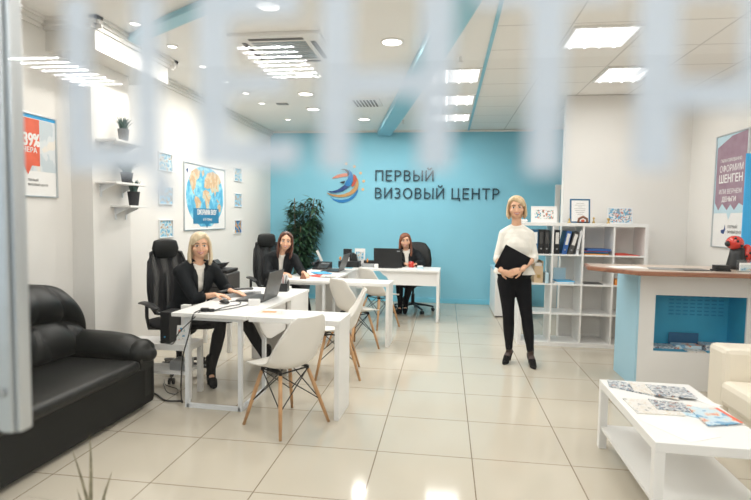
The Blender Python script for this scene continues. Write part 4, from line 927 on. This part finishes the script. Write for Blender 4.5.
def person(label, base, J, f, look, hair, hairm, top, legs='trouser', tilt=0, shoes='pump', hand_d=None, sc=1.0):
    b0 = V(base); g = lambda k: V(J[k])-b0
    t = thing('person', label, 'person', base)
    f = V((f[0], f[1], 0)).normalized(); side = V((-f.y, f.x, 0))     # side = person's left
    pel, ch, nk, hd = g('pelvis'), g('chest'), g('neck'), g('head')
    def torso(mb, e, lo=True, hi=True):
        mid = pel.lerp(ch, .5)
        P = []; R_ = []
        if lo: P.append(pel+V((0,0,-.07))); R_.append((.135+e,.095+e))
        P += [pel, pel.lerp(mid,.45), mid, mid.lerp(ch,.6), ch, ch.lerp(nk,.45), ch.lerp(nk,.75)]
        R_ += [(.165+e,.108+e),(.150+e,.098+e),(.124+e,.085+e),(.135+e,.092+e),(.150+e,.108+e),(.158+e,.092+e),(.128+e,.068+e)]
        if hi: P.append(nk); R_.append((.062+e,.056+e))
        mb.loft(P, R_, side, 22)
        mb.ell(ch+f*.048, (.118+e*.7,.076+e*.7,.075+e*.7), Matrix((side, f, (0,0,1))).transposed())
    def arms(mb, e, to=1.0, frm=0, cuff=0):
        for s in 'LR':
            sh, el, wr = g('sh'+s), g('el'+s), g('wr'+s)
            P = [sh, sh.lerp(el,.35), el.lerp(sh,.12), el, el.lerp(wr,.3)]; R_ = [.050+e,.043+e,.037+e*1.05,.036+e*1.05,.034+e]
            if to >= 1: P += [el.lerp(wr,.7), wr]; R_ += [.027+e+cuff,.021+e+cuff]
            else: P.append(el.lerp(wr,to)); R_.append(.034+e+cuff)
            mb.loft(P, R_, f, 14)
            mb.loft([sh, sh.lerp(nk,.35)+V((0,0,.008)), sh.lerp(nk,.7)+V((0,0,.015))], [.048+e,.045+e,.038+e], f, 14)
    def legm(mb, e, bot=1.0):
        for s in 'LR':
            hp, kn, an = g('hip'+s), g('kn'+s), g('an'+s)
            mb.loft([hp, hp.lerp(kn,.3), hp.lerp(kn,.7), kn, kn.lerp(an,.25), kn.lerp(an,.55), kn.lerp(an,.85*bot), kn.lerp(an,bot)], [.086+e,.072+e,.055+e,.047+e,.046+e,.040+e,.029+e,.026+e], side, 16)
    # body
    mb = MB(); torso(mb, 0); arms(mb, 0); legm(mb, 0)
    lk = V(look).normalized(); up_ = V((0,0,1))+side*tilt; hs = up_.cross(lk)*-1; hs = lk.cross(up_)*-1; hs.normalize(); hu = lk.cross(hs)*1; 
    if hu.z < 0: hu = -hu
    R3 = Matrix((hs, lk, hu)).transposed()                            # local x = person's left, y = forward, z = up
    hp = lambda x, y, z: hd+R3 @ V((x*sc, y*sc, z*sc))
    mb.loft([nk+V((0,0,-.04)), nk.lerp(hd,.3), hp(0,-.025,-.04)], [(.060,.052),(.048,.047),(.048,.05)], side, 14)
    E = lambda c, r: mb.ell(hp(*c), tuple(a*sc for a in r), R3, 20, 14)
    E((0,-.012,.035),(.074,.092,.078)); E((0,.020,-.018),(.067,.070,.080)); E((0,.040,-.070),(.036,.040,.034)); E((0,.055,.035),(.055,.028,.035))
    mb.loft([hp(0,.086,.018), hp(0,.098,-.008), hp(0,.106,-.030)], [(.006,.008),(.007,.009),(.011,.010)], hs, 10)
    E((0,.086,-.052),(.024,.010,.012)); E((.042,.058,-.024),(.026,.024,.024)); E((-.042,.058,-.024),(.026,.024,.024)); E((.074,-.005,.0),(.008,.018,.028)); E((-.074,-.005,.0),(.008,.018,.028))
    for s in 'LR':
        h = (hand_d or {}).get(s)
        wr = g('wr'+s); d = V(h[0]) if h else (wr-g('el'+s)); pn = h[1] if h else (0,0,-1); cu = h[2] if h else .35
        hand(mb, wr, d, pn, cu, h[3] if h and len(h)>3 else (1 if s == 'L' else -1), .95)
    for s in 'LR':
        an, to = g('an'+s), g('toe'+s); mb.loft([an+V((0,0,.03)), an+V((0,0,-.03)), an.lerp(to,.35)+V((0,0,-.012)), an.lerp(to,.7)+V((0,0,-.01))], [.027,(.024,.028),(.024,.016),(.020,.008)], side, 12)
    fuse('body', mb, 'skin', t, .0052, 2)
    # face details
    for s in (-1,1):
        q = MB(); q.ell(hp(s*.031,.0800,.008), (.0155*sc,.0075*sc,.0075*sc), R3, 12, 8); q.build('eye','eye',t,smooth=True)
        q = MB(); q.ell(hp(s*.031,.0855,.008), (.0072*sc,.0035*sc,.0072*sc), R3, 10, 8); q.build('iris','iris',t,smooth=True)
        q = MB(); q.loft([hp(s*.013,.089,.029), hp(s*.030,.088,.034), hp(s*.047,.076,.028)], [(.0035,.002),(.0042,.0022),(.002,.0015)], hu, 8)
        q.loft([hp(s*.016,.0865,.013), hp(s*.030,.0875,.0165), hp(s*.046,.076,.011)], [.0018,.0025,.0015], hu, 6); q.build('eyebrow','iris' if hairm in ('brown','auburn') else 'cane',t,smooth=True)
    q = MB(); q.loft([hp(-.031,.080,-.040), hp(-.015,.0935,-.0475), hp(0,.0965,-.0490), hp(.015,.0935,-.0475), hp(.031,.080,-.040)], [.0015,.0035,.004,.0035,.0015], hu, 8)
    q.loft([hp(-.030,.080,-.041), hp(-.015,.091,-.0585), hp(0,.0935,-.064), hp(.015,.091,-.0585), hp(.030,.080,-.041)], [.0015,.004,.005,.004,.0015], hu, 8); q.build('lips','lips',t,smooth=True)
    q = MB(); q.loft([hp(-.024,.0865,-.0465), hp(-.012,.0935,-.053), hp(0,.0960,-.0560), hp(.012,.0935,-.053), hp(.024,.0865,-.0465)], [.0010,.0028,.0034,.0028,.0010], hu, 8); q.build('teeth','teeth',t,smooth=True)
    # hair
    mb = MB(); E = lambda c, r: mb.ell(hp(*c), tuple(a*sc for a in r), R3, 22, 14)
    E((0,-.030,.046),(.090,.094,.088)); 
    E((0,-.045,-.01),(.086,.072,.090))
    L, w = hair['len'], hair.get('w', .088)
    for s in (-1,1):
        out = hair.get('out', 0)
        P = [hp(s*.022,.050,.108), hp(s*.064,.036,.076), hp(s*.084,.014,.03), hp(s*.089,.004,-.03), hp(s*(w-.001),.0,-.03-L*.35), hp(s*(w-.006+out),.006+hair.get('fw',0)*.5,-.03-L*.7), hp(s*(w-.016+out),.0+hair.get('fw',0),-.03-L)]
        mb.loft(P, [(.020,.014),(.026,.015),(.036,.014),(.042,.015),(.045,.018),(.043,.019),(.034,.014)], lk, 12)
    mb.loft([hp(0,-.06,.02), hp(0,-.068,-.03-L*.3), hp(0,-.062,-.03-L*.7), hp(0,-.055,-.03-L*.95)], [(.082,.045),(.080,.038),(.076,.032),(.060,.022)], hs, 18)
    if hair.get('fringe'): s = hair['fringe']; mb.loft([hp(-s*.045,.050,.100), hp(0,.072,.088), hp(s*.045,.070,.060), hp(s*.068,.050,.02)], [(.018,.010),(.022,.011),(.022,.011),(.016,.009)], hu, 12)
    fuse('hair', mb, hairm, t, .0055, 3)
    # clothes
    mb = MB(); legm(mb, .012, .93 if shoes == 'pump' else .90); mb.loft([pel+V((0,0,-.07)), pel, pel.lerp(ch,.25)], [(.145,.108),(.177,.12),(.160,.108)], side, 22)
    fuse('trousers', mb, 'trouser', t, .008, 3)
    if top == 'blouse':
        mb = MB(); mid = pel.lerp(ch,.5)
        mb.loft([pel+V((0,0,.02)), pel.lerp(mid,.5), mid, mid.lerp(ch,.6), ch, ch.lerp(nk,.45), ch.lerp(nk,.78), ch.lerp(nk,.93)], [(.215,.155),(.185,.132),(.142,.105),(.152,.112),(.160,.122),(.158,.102),(.128,.078),(.078,.062)], side, 24)
        mb.ell(ch+f*.046+V((0,0,-.02)), (.132,.090,.15), Matrix((side, f, (0,0,1))).transposed())
        arms(mb, .008, .12, cuff=.008)
        zc = (pel.z+.0)
        fuse('blouse', mb, 'blouse', t, .007, 3, cut=lambda v: v.z < zc+.005)
    else:
        mb = MB(); torso(mb, .010, lo=False, hi=False); fuse('blouse', mb, 'blouse', t, .008, 3)
        mb = MB(); torso(mb, .026, lo=False, hi=False); arms(mb, .015, top.get('sleeve', 1.0), cuff=.004)
        vb, vt = top.get('vb', 0.0), nk.z
        def cut(v):
            rel = v-(ch+(v.z-ch.z)/max(.05,(nk.z-ch.z))*(nk-ch)); rel = V((rel.x, rel.y, 0))
            return rel.dot(f) > .035 and abs(rel.dot(side)-top.get('off',0)) < .018+max(0,(v.z-(ch.z-.08)))*.16 and v.z < nk.z+.05
        fuse('jacket', mb, 'jacket', t, .008, 3, cut=cut, solid=.006)
        for s in (-1,1):
            q = MB(); A = nk+side*s*.066+f*.03+V((0,0,.004)); Bp = ch.lerp(nk,.45)+f*.118+side*s*.055; Cp = ch+V((0,0,-.06))+f*.145+side*s*.026
            q.loft([A, Bp, Cp], [(.018,.006),(.026,.006),(.006,.004)], side, 10); q.build('lapel','jacket',t,smooth=True)
    for s in 'LR':
        an, to = g('an'+s), g('toe'+s); d = to-an; d.z = 0; d.normalize(); sl = V((-d.y,d.x,0)); zf = J['floor']
        q = MB()
        if shoes == 'pump':
            hz = an.z-.05
            q.loft([V((an.x,an.y,hz+.02))-d*.038, V((an.x,an.y,hz+.005))+d*.0, an.lerp(to,.45)+V((0,0,-.018)), to-d*.03+V((0,0,.004)), to+d*.02+V((0,0,.002))], [(.030,.034),(.036,.036),(.038,.031),(.037,.024),(.016,.013)], sl, 14)
            fuse('shoe', q, 'shoe', t, .005, 2); h = MB(); hb = V((an.x,an.y,0))-d*.045
            h.loft([V((hb.x,hb.y,.005)), V((hb.x,hb.y,hz-.0))], [.0055,.018], sl, 10, cap=False); h.build('heel', 'shoe', t, smooth=True)
            tg = MB(); tg.loft([an+V((0,0,.07)), an+V((0,0,-.01)), an+V((0,0,-.035)), an.lerp(to,.4)+V((0,0,-.008))], [.031,(.033,.036),(.033,.040),(.034,.026)], sl, 14); tg.build('tights','tights',t,smooth=True)
        else:
            q.loft([an+V((0,0,.11)), an+V((0,0,.02)), V((an.x,an.y,zf+.055)), an.lerp(to,.5)+V((0,0,-.012)), to+V((0,0,.012))], [(.046,.046),(.040,.042),(.040,.046),(.042,.03),(.032,.020)], sl, 14)
            q.box(-.025,-.025,0,.025,.025,.06, Matrix.Translation(V((an.x,an.y,zf))-d*.03)); fuse('boot', q, 'shoe', t, .006, 2)
    return t

# standing person with the black folder
J = dict(floor=0, pelvis=(.715,5.48,.93), chest=(.722,5.46,1.215), neck=(.722,5.465,1.42), head=(.712,5.435,1.615),
 shL=(.850,5.475,1.345), elL=(.905,5.44,1.115), wrL=(.755,5.235,1.005), shR=(.603,5.475,1.345), elR=(.538,5.44,1.10), wrR=(.560,5.25,.985),
 hipL=(.795,5.475,.86), knL=(.852,5.44,.49), anL=(.898,5.42,.135), toeL=(.915,5.285,.012),
 hipR=(.640,5.475,.86), knR=(.668,5.45,.49), anR=(.690,5.50,.135), toeR=(.635,5.40,.012))
w4 = person('person standing in a cream blouse and black trousers, holding a black folder', (.72,5.45,0), J, (-.12,-1), (-.10,-1,-.02),
  dict(len=.065, w=.090, out=.002, fringe=1), 'blonde', 'blouse', tilt=-.05, hand_d={'L':((-.95,-.05,-.30),(0,.95,-.25),.30),'R':((.90,-.05,-.35),(.0,.95,.2),.35)})
w4['category'] = 'person'
q = MB(); wt = (w4.location)
q.tube([(.735-.72+.022*math.cos(a)*.35, 5.245-5.45+.026*math.sin(a), 1.008+.026*math.cos(a)) for a in [k*PI/6 for k in range(13)]], .003, 6); q.build('bracelet','black',w4,smooth=True)
q = MB(); q.prism([(-.12,.135),(.126,.005),(.02,-.22),(-.225,-.09)], (0,.014,0), (0,0,0)); fo_ = q.build('folder_cover','fabric')
fo_.name = 'black_folder'; fo_.location = (.72,5.272,1.115); fo_.rotation_euler = (0,0,0); tag(fo_, 'black folder held tilted against the waist of the standing person', 'folder')

# blonde seated person at the front desk
J = dict(floor=0, pelvis=(-2.42,4.52,.53), chest=(-2.30,4.47,.86), neck=(-2.245,4.445,1.055), head=(-2.205,4.42,1.215),
 shR=(-2.345,4.325,.985), elR=(-2.195,4.29,.755), wrR=(-2.02,4.32,.795), shL=(-2.155,4.575,.985), elL=(-2.06,4.66,.79), wrL=(-1.95,4.52,.80),
 hipR=(-2.39,4.42,.54), knR=(-1.94,4.27,.55), anR=(-2.02,4.24,.13), toeR=(-1.94,4.12,.02),
 hipL=(-2.32,4.60,.54), knL=(-1.86,4.56,.56), anL=(-1.66,4.66,.13), toeL=(-1.54,4.62,.02))
person('person seated at the nearest desk with pale blonde bob and black jacket', (-2.35,4.5,0), J, (.80,-.60), (.50,-.86,0), dict(len=.13, w=.094, out=.004, fringe=-1), 'pale_blonde', dict(sleeve=.45), shoes='boot', hand_d={'R':((1,.18,-.10),(0,0,-1),.22),'L':((1,-.1,-.10),(0,0,-1),.22)})
# brown-haired seated person at the middle desk
J = dict(floor=0, pelvis=(-2.17,6.50,.53), chest=(-2.12,6.42,.85), neck=(-2.085,6.37,1.02), head=(-2.005,6.32,1.175),
 shR=(-2.245,6.37,.955), elR=(-2.20,6.20,.765), wrR=(-1.99,6.12,.80), shL=(-1.935,6.445,.955), elL=(-1.81,6.36,.795), wrL=(-1.72,6.17,.80),
 hipR=(-2.24,6.46,.54), knR=(-1.98,6.16,.55), anR=(-1.93,6.22,.13), toeR=(-1.90,6.10,.02),
 hipL=(-2.08,6.52,.54), knL=(-1.76,6.27,.55), anL=(-1.68,6.34,.13), toeL=(-1.60,6.24,.02))
person('person seated at the middle desk with long brown hair, black jacket and cream top', (-2.1,6.45,0), J, (.42,-.91), (.30,-.95,0), dict(len=.17, w=.090, fw=.03), 'brown', dict(sleeve=.5,off=.0), tilt=.10, shoes='boot', hand_d={'R':((.95,-.2,-.08),(0,0,-1),.25),'L':((.5,-.85,-.08),(0,0,-1),.25)})
# auburn-haired seated person by the blue wall
J = dict(floor=0, pelvis=(-.56,8.22,.53), chest=(-.575,8.12,.82), neck=(-.60,8.09,.985), head=(-.622,8.05,1.135),
 shR=(-.755,8.11,.925), elR=(-.80,7.93,.775), wrR=(-.60,7.84,.80), shL=(-.435,8.12,.925), elL=(-.345,7.97,.80), wrL=(-.42,7.82,.805),
 hipR=(-.64,8.20,.54), knR=(-.68,7.78,.54), anR=(-.68,8.0,.13), toeR=(-.70,7.88,.02),
 hipL=(-.48,8.20,.54), knL=(-.52,7.80,.54), anL=(-.60,8.05,.13), toeL=(-.60,7.93,.02))
person('person seated before the blue wall with long auburn hair and black jacket', (-.58,8.15,0), J, (-.05,-1), (.10,-1,0), dict(len=.24, w=.092, fw=.045, fringe=-1), 'auburn', dict(sleeve=.8), tilt=-.05, shoes='boot', hand_d={'R':((.9,-.3,-.05),(0,0,-1),.3),'L':((-.9,-.2,-.02),(0,0,-1),.3)})

# ------------------------------------------------------------------ things on the desks
ZD = .7508
def laptop(lb, loc, rz, w, d, open_, lidm='grey', logo=False):
    t = thing('laptop', lb, 'laptop', loc, rz)      # user sits toward -Y, screen hinge at y=d
    box('laptop_base', lidm, -w/2,0,0,w/2,d,.016, parent=t, bevel=.003)
    box('keyboard', 'black', -w/2+.02,.07,.0162,w/2-.02,d-.03,.0175, parent=t)
    box('touchpad', 'grey', -.04,.012,.0162,.04,.062,.017, parent=t)
    a = open_; e = V((0, math.cos(a), math.sin(a))); n = V((0,-math.sin(a), math.cos(a)))
    def slab(y0, y1, x0, x1, t0, t1):
        q = MB(); vs = [V((0,d-.002,.018))+V((x,0,0))+e*y+n*k for x in (x0,x1) for y in (y0,y1) for k in (t0,t1)]
        return q.add(vs, [(0,1,3,2),(4,6,7,5),(0,4,5,1),(2,3,7,6),(0,2,6,4),(1,5,7,3)])
    ld = slab(0,d,-w/2,w/2,-.007,0); l = ld.build('screen_lid', lidm, t, bevel=.002)
    slab(.012,d-.012,-w/2+.012,w/2-.012,.0002,.0012).build('display', 'screen', l)
    if logo: slab(d-.045,d-.032,-w/2+.03,-w/2+.075,-.0085,-.0072).build('logo_mark', 'silver', l)
    return t
laptop('dark grey laptop on the nearest desk, seen from behind its lid', (-1.80,4.45,ZD), -PI/2-.03, .37, .25, PI/2-.25, 'grey')
laptop('dark grey laptop on the middle desk with its lid edge-on', (-1.66,7.0,ZD), -PI/2-.05, .38, .24, PI/2-.35, 'grey')
laptop('black laptop on the desk by the blue wall, back of lid facing the room', (-.835,7.88,ZD), PI-.02, .42, .28, PI/2-.10, 'black', True)
# wrist rest / keyboard like silver phone on front desk
t = thing('desk_phone', 'long silver desk telephone in front of the nearest laptop', 'telephone', (-1.92,4.60,ZD), -.62)
q = MB(); q.prism([(-.09,0),(.09,0),(.09,.035),(-.09,.012)], (0,.40,0), (0,-.2,0)); q.build('phone_body','silver',t,bevel=.005)
q = MB(); q.loft([(-.03,-.17,.045),(-.03,0,.056),(-.03,.17,.045)],[(.02,.012),(.017,.010),(.02,.012)],(1,0,0),12); q.build('handset','grey',t,smooth=True)
t = thing('computer_mouse', 'black computer mouse near the front edge of the nearest desk', 'mouse', (-1.85,4.14,ZD), .9)
q = MB(); q.loft([(0,-.045,.014),(0,0,.019),(0,.045,.012)],[(.026,.012),(.031,.018),(.024,.011)],(1,0,0),14); q.build('mouse_body','black',t,smooth=True)
t = thing('cable_grommet', 'black cable junction on the front corner of the nearest desk', 'cable junction', (-1.83,3.76,ZD), .1)
box('plug_block','black',-.04,-.018,0,.02,.018,.028,parent=t,bevel=.005); box('plug','black',.022,-.012,0,.065,.014,.022,parent=t,bevel=.004)
def cord(lb, pts, r=.004, m_='black'):
    n = len(pts)-1; P = [V(interp([tuple(p) for p in pts], k/(n*6))) for k in range(n*6+1)]
    return tag(MB().tube(P, r, 6).build('cord', m_, smooth=True), lb, 'cord')
cord('black cord across the front desk top up to the laptop', [(-1.77,3.77,ZD+.006),(-1.68,3.9,ZD+.006),(-1.62,4.1,ZD+.006),(-1.56,4.22,ZD+.006),(-1.56,4.30,ZD+.006)])
cord('second black cord across the front desk from the junction to the mouse', [(-1.775,3.79,ZD+.006),(-1.76,3.95,ZD+.006),(-1.70,4.10,ZD+.006),(-1.76,4.24,ZD+.006),(-1.83,4.22,ZD+.006)])
cord('black cord hanging off the desk corner down to the floor', [(-1.87,3.74,ZD+.012),(-1.885,3.66,.74),(-1.90,3.62,.60),(-1.96,3.64,.42),(-2.02,3.72,.2),(-2.05,3.78,.02),(-2.05,3.80,.006)], .005)
cord('thin black cord looping from the desk corner to the side table', [(-1.86,3.73,ZD+.012),(-1.875,3.655,.72),(-2.0,3.66,.60),(-2.08,3.72,.50),(-2.18,3.83,.462),(-2.30,3.90,.456)], .004)
cord('black cord lying on the floor from behind the sofa', [(-2.7,4.02,.008),(-2.5,3.98,.008),(-2.35,3.92,.008),(-2.2,3.80,.008),(-2.06,3.81,.008)], .007)
cord('thin cord curling on the floor under the side table', [(-2.45,4.2,.005),(-2.3,4.0,.005),(-2.2,3.96,.005),(-2.25,4.08,.005),(-2.4,4.16,.005),(-2.5,4.3,.005)], .003)
t = thing('pen_holder', 'black pen holder with white papers at the back corner of the front desk', 'pen holder', (-1.60,4.97,ZD), .1)
q = MB(); q.box(-.05,-.05,0,.05,.05,.005); q.box(-.05,-.05,.005,-.045,.05,.10); q.box(.045,-.05,.005,.05,.05,.10); q.box(-.045,-.05,.005,.045,-.045,.08); q.box(-.045,.045,.005,.045,.05,.11); q.build('holder','black',t)
q = MB(); q.prism([(-.04,.02),(.035,.02),(.045,.17),(-.02,.16)],(0,.01,0),(0,.015,0)); q.build('note_cards','paper',t)
for k, (x, y, m_) in enumerate(((-.02,-.02,'bluel'),(.02,-.03,'black'),(.0,-.01,'lred'))): q = MB(); q.tube([(x,y,.01),(x*1.8,y,.155)], .004, 6); q.build('pen',m_,t)
t = thing('card_holder', 'small white business card holder before the nearest laptop', 'card holder', (-1.58,4.12,ZD), .2)
q = MB(); q.box(-.05,-.02,0,.05,.02,.008); q.box(-.05,-.02,.008,.05,-.016,.03); q.box(-.05,.016,.008,.05,.02,.05); q.build('holder','paper',t); box('cards','paper',-.044,-.014,.0085,.044,.012,.045,parent=t)
sheet('leaflet',-1.32,3.86,.21,.15,.1,'mag2','leaflet with orange print on the front desk visitor wing','leaflet',z=.7455,h=.001)
sheet('leaflet',-1.36,3.87,.11,.05,.1,'orange','small orange leaflet lying on the visitor wing leaflet','leaflet',z=.7468,h=.001)
# white stack at right side of front desk back
tag(MB().box(-1.70,5.02,ZD,-1.56,5.12,ZD+.03).build('paper_pile','paper',bevel=.002),'low pile of white paper at the back of the front desk','papers')
# side table with PC tower
t = thing('side_table', 'small white side table with lower shelf between the sofa and front desk', 'side table', (-2.60,3.86,0))
box('tabletop','white',0,0,.40,.58,.24,.45,parent=t,bevel=.003)
for x in (.001,.539):
    for y in (.001,.199): box('leg','white',x,y,0,x+.04,y+.04,.3995,parent=t,bevel=.002)
box('lower_shelf','white',.012,.012,.20,.538,.228,.222,parent=t)
t = thing('speaker', 'tall slim black computer speaker box on the side table', 'speaker', (-2.24,3.89,.4505))
box('speaker_case','black',-.04,-.02,0,.04,.16,.26,parent=t,bevel=.005); box('status_light','bluel',-.006,-.0215,.05,.006,-.0202,.062,parent=t)
t = thing('document_folder', 'upright folder with white paper edges behind the black speaker box', 'folder', (-2.19,4.035,.4505))
t.rotation_euler = (0,0,0)
q = MB(); q.prism([(0,0),(.05,0),(.07,.29),(.0,.29)],(0,.05,0),(0,.005,0)); q.build('papers','paper',t)
t = thing('picture_card', 'small colourful framed picture standing on the white side table', 'picture', (-2.15,3.885,.4505)); t.rotation_euler = (-.15,0,.1)
box('frame','paper',0,0,0,.11,.008,.15,parent=t,bevel=.001); MB().box(.012,-.0015,.03,.098,-.0002,.13).build('picture','hands',t)
tag(MB().box(-2.22,3.90,.2225,-2.08,4.05,.30).build('router_box','silver',bevel=.01),'grey adapter box on the lower shelf of the side table','box')
# printer on a small stand behind the blonde person
t = thing('printer_stand', 'white stand under the black printer by the left wall', 'stand', (-2.80,5.30,0))
box('stand_top','white',0,0,.60,.50,.40,.64,parent=t,bevel=.003)
for x in (.001,.459):
    for y in (.001,.359): box('leg','white',x,y,0,x+.04,y+.04,.5995,parent=t)
t = thing('printer', 'black office printer on a stand behind the blonde seated person', 'printer', (-2.78,5.32,.6405))
box('printer_body','grey',0,0,0,.44,.35,.22,parent=t,bevel=.015); box('scanner_lid','black',.01,.02,.225,.42,.34,.26,parent=t,bevel=.008)
q = MB(); q.prism([(.10,.265),(.30,.265),(.36,.33),(.26,.32),(.22,.36),(.14,.30)],(0,.12,0),(0,.12,0)); q.build('paper_feeder','black',t)
box('output_tray','black',.06,-.03,.07,.38,.001,.085,parent=t); box('control_panel','silver',.30,-.006,.15,.41,-.0003,.19,parent=t)
# middle desk clutter
sheet('paper_sheet',-1.62,6.50,.21,.29,.3,'paper','white sheet under the papers on the middle desk','papers',z=ZD)
sheet('magazine',-1.55,6.36,.21,.28,-.5,'redp','red magazine on the middle desk beside the seated person','magazine',z=ZD+.002,h=.006)
sheet('magazine',-1.60,6.58,.20,.26,.6,'bluel','blue magazine on the middle desk behind the red one','magazine',z=ZD+.009,h=.008)
sheet('magazine',-1.44,6.30,.18,.22,.1,'mag2','pale printed leaflet at the front edge of the middle desk','leaflet',z=ZD+.009,h=.004)
t = thing('desk_calendar', 'small brown wooden desk calendar by the hands of the brown-haired person', 'desk calendar', (-1.69,6.02,ZD), .3)
q = MB(); q.prism([(-.04,0),(.04,0),(.005,.07),(-.005,.07)],(0,.10,0),(0,-.05,0)); q.build('calendar_body','top',t)
t = thing('desk_phone', 'black office telephone at the back of the middle desk', 'telephone', (-1.74,7.20,ZD), -.1)
q = MB(); q.prism([(-.12,0),(.12,0),(.12,.03),(-.12,.10)],(.22,0,0),(-.11,0,0),(0,1,0),(0,0,1)); q.v=[(x,-y,z) for x,y,z in q.v]; q.build('phone_body','black',t,bevel=.006)
q = MB(); q.loft([(-.10,-.10,.08),(-.085,0,.10),(-.10,.10,.11)],[(.025,.02),(.018,.014),(.025,.02)],(1,0,0),12); q.build('handset','black',t,smooth=True)
box('screen','silver',-.02,.02,.07,.09,.09,.085,parent=t)
t = thing('tablet', 'white tablet leaning upright at the back of the middle desk', 'tablet', (-1.78,7.33,ZD+.10)); t.rotation_euler = (.12,-.42,0)
box('tablet_case','paper',-.018,0,0,.018,.012,.17,parent=t,bevel=.003); 
t = thing('organiser', 'black desk organiser full of stationery where two desks meet', 'organiser', (-1.42,7.62,ZD))
box('tray','black',-.16,-.08,0,.15,.14,.09,parent=t,bevel=.006); box('tall_slot','black',-.10,.0,.091,.02,.08,.27,parent=t,bevel=.004); q=MB(); q.prism([(.02,.091),(.12,.091),(.10,.19),(.04,.22)],(0,.06,0),(0,-.02,0)); q.build('papers_black','black',t)
box('white_card','paper',-.07,-.03,.093,.0,-.024,.15,parent=t)
q=MB(); q.ell((-.13,-.07,.13),(.018,.018,.03)); q.build('orange_tag','orange',t,smooth=True)
t = thing('picture_card', 'white framed card standing behind the black desk organiser', 'picture', (-1.36,7.80,ZD)); t.rotation_euler=(-.1,0,0)
box('frame','paper',-.02,0,.0,.14,.012,.27,parent=t,bevel=.001); MB().box(.0,-.0015,.10,.12,-.0002,.22).build('picture','city',t)
t = thing('stationery_box', 'grey box of small items left of the black laptop', 'box', (-1.16,7.72,ZD))
box('box_body','silver',-.09,-.05,0,.13,.10,.05,parent=t,bevel=.004); box('black_items','black',-.06,-.03,.051,.10,.07,.10,parent=t,bevel=.01); q=MB(); q.tube([(-.02,0,.10),(-.015,0,.20)],.004,6); q.build('pen','bluel',t); q=MB(); q.ell((.0,-.035,.10),(.014,.014,.03)); q.build('orange_item','orange',t,smooth=True)
tag(MB().box(-1.04,7.56,ZD,-.98,7.66,ZD+.06).build('small_box','paper',bevel=.002),'small white box beside the black laptop','box')
# desk 3
sheet('notebook',-.55,7.62,.28,.20,.05,'paper','open white notebook beside the black laptop','notebook',z=ZD,h=.006)
t = thing('mug', 'red glass mug held by the auburn-haired seated person', 'mug', (-.505,7.76,ZD))
MB().lathe([(.001,0),(.038,0),(.042,.09),(.038,.09),(.034,.008),(.001,.008)]).build('cup','red',t,smooth=True); q=MB(); q.tube([(.04,0,.07),(.065,0,.06),(.065,0,.03),(.04,0,.02)],.005,8); q.build('handle','red',t,smooth=True)
t = thing('card_holder', 'small clear card holder on the desk right of the mug', 'card holder', (-.36,7.60,ZD))
box('holder','posterpale',-.045,-.02,0,.045,.02,.035,parent=t); box('cards','paper',-.04,-.012,.0355,.04,.012,.05,parent=t)

# ------------------------------------------------------------------ lighting
w = bpy.data.worlds.new('world'); bpy.context.scene.world = w; w.use_nodes = True
bg = w.node_tree.nodes['Background']; bg.inputs[0].default_value = (.90,.95,1,1); bg.inputs[1].default_value = 1.7
# corridor daylight/lamps outside the shopfront
area((0,-2.6,3.0), 6, 4, 130, (.95,.98,1), name='corridor_light')
for x in (-2.2, -0.4): area((x,2.0,3.0), .6, .6, 13, name='lamp_or_fill_light')  # unseen fill lights added over the near room, without fixtures
area((2.2,3.4,3.0), .6, .6, 9, name='lamp_or_fill_light')  # added fill for the right side, no lamp built here
area((1.25,2.3,3.0), .6, .6, 20, name='lamp_or_fill_light'); area((2.2,1.2,3.0), .6, .6, 18, name='lamp_or_fill_light')  # unseen fill lights added to brighten the counter front
sc = bpy.context.scene
sc.view_settings.view_transform = 'Standard'; sc.view_settings.look = 'None'; sc.view_settings.gamma = 1; sc.view_settings.exposure = -0.25
sc.cycles.max_bounces = 8; sc.cycles.transparent_max_bounces = 16; sc.cycles.diffuse_bounces = 5
sc.cycles.sample_clamp_indirect = 6
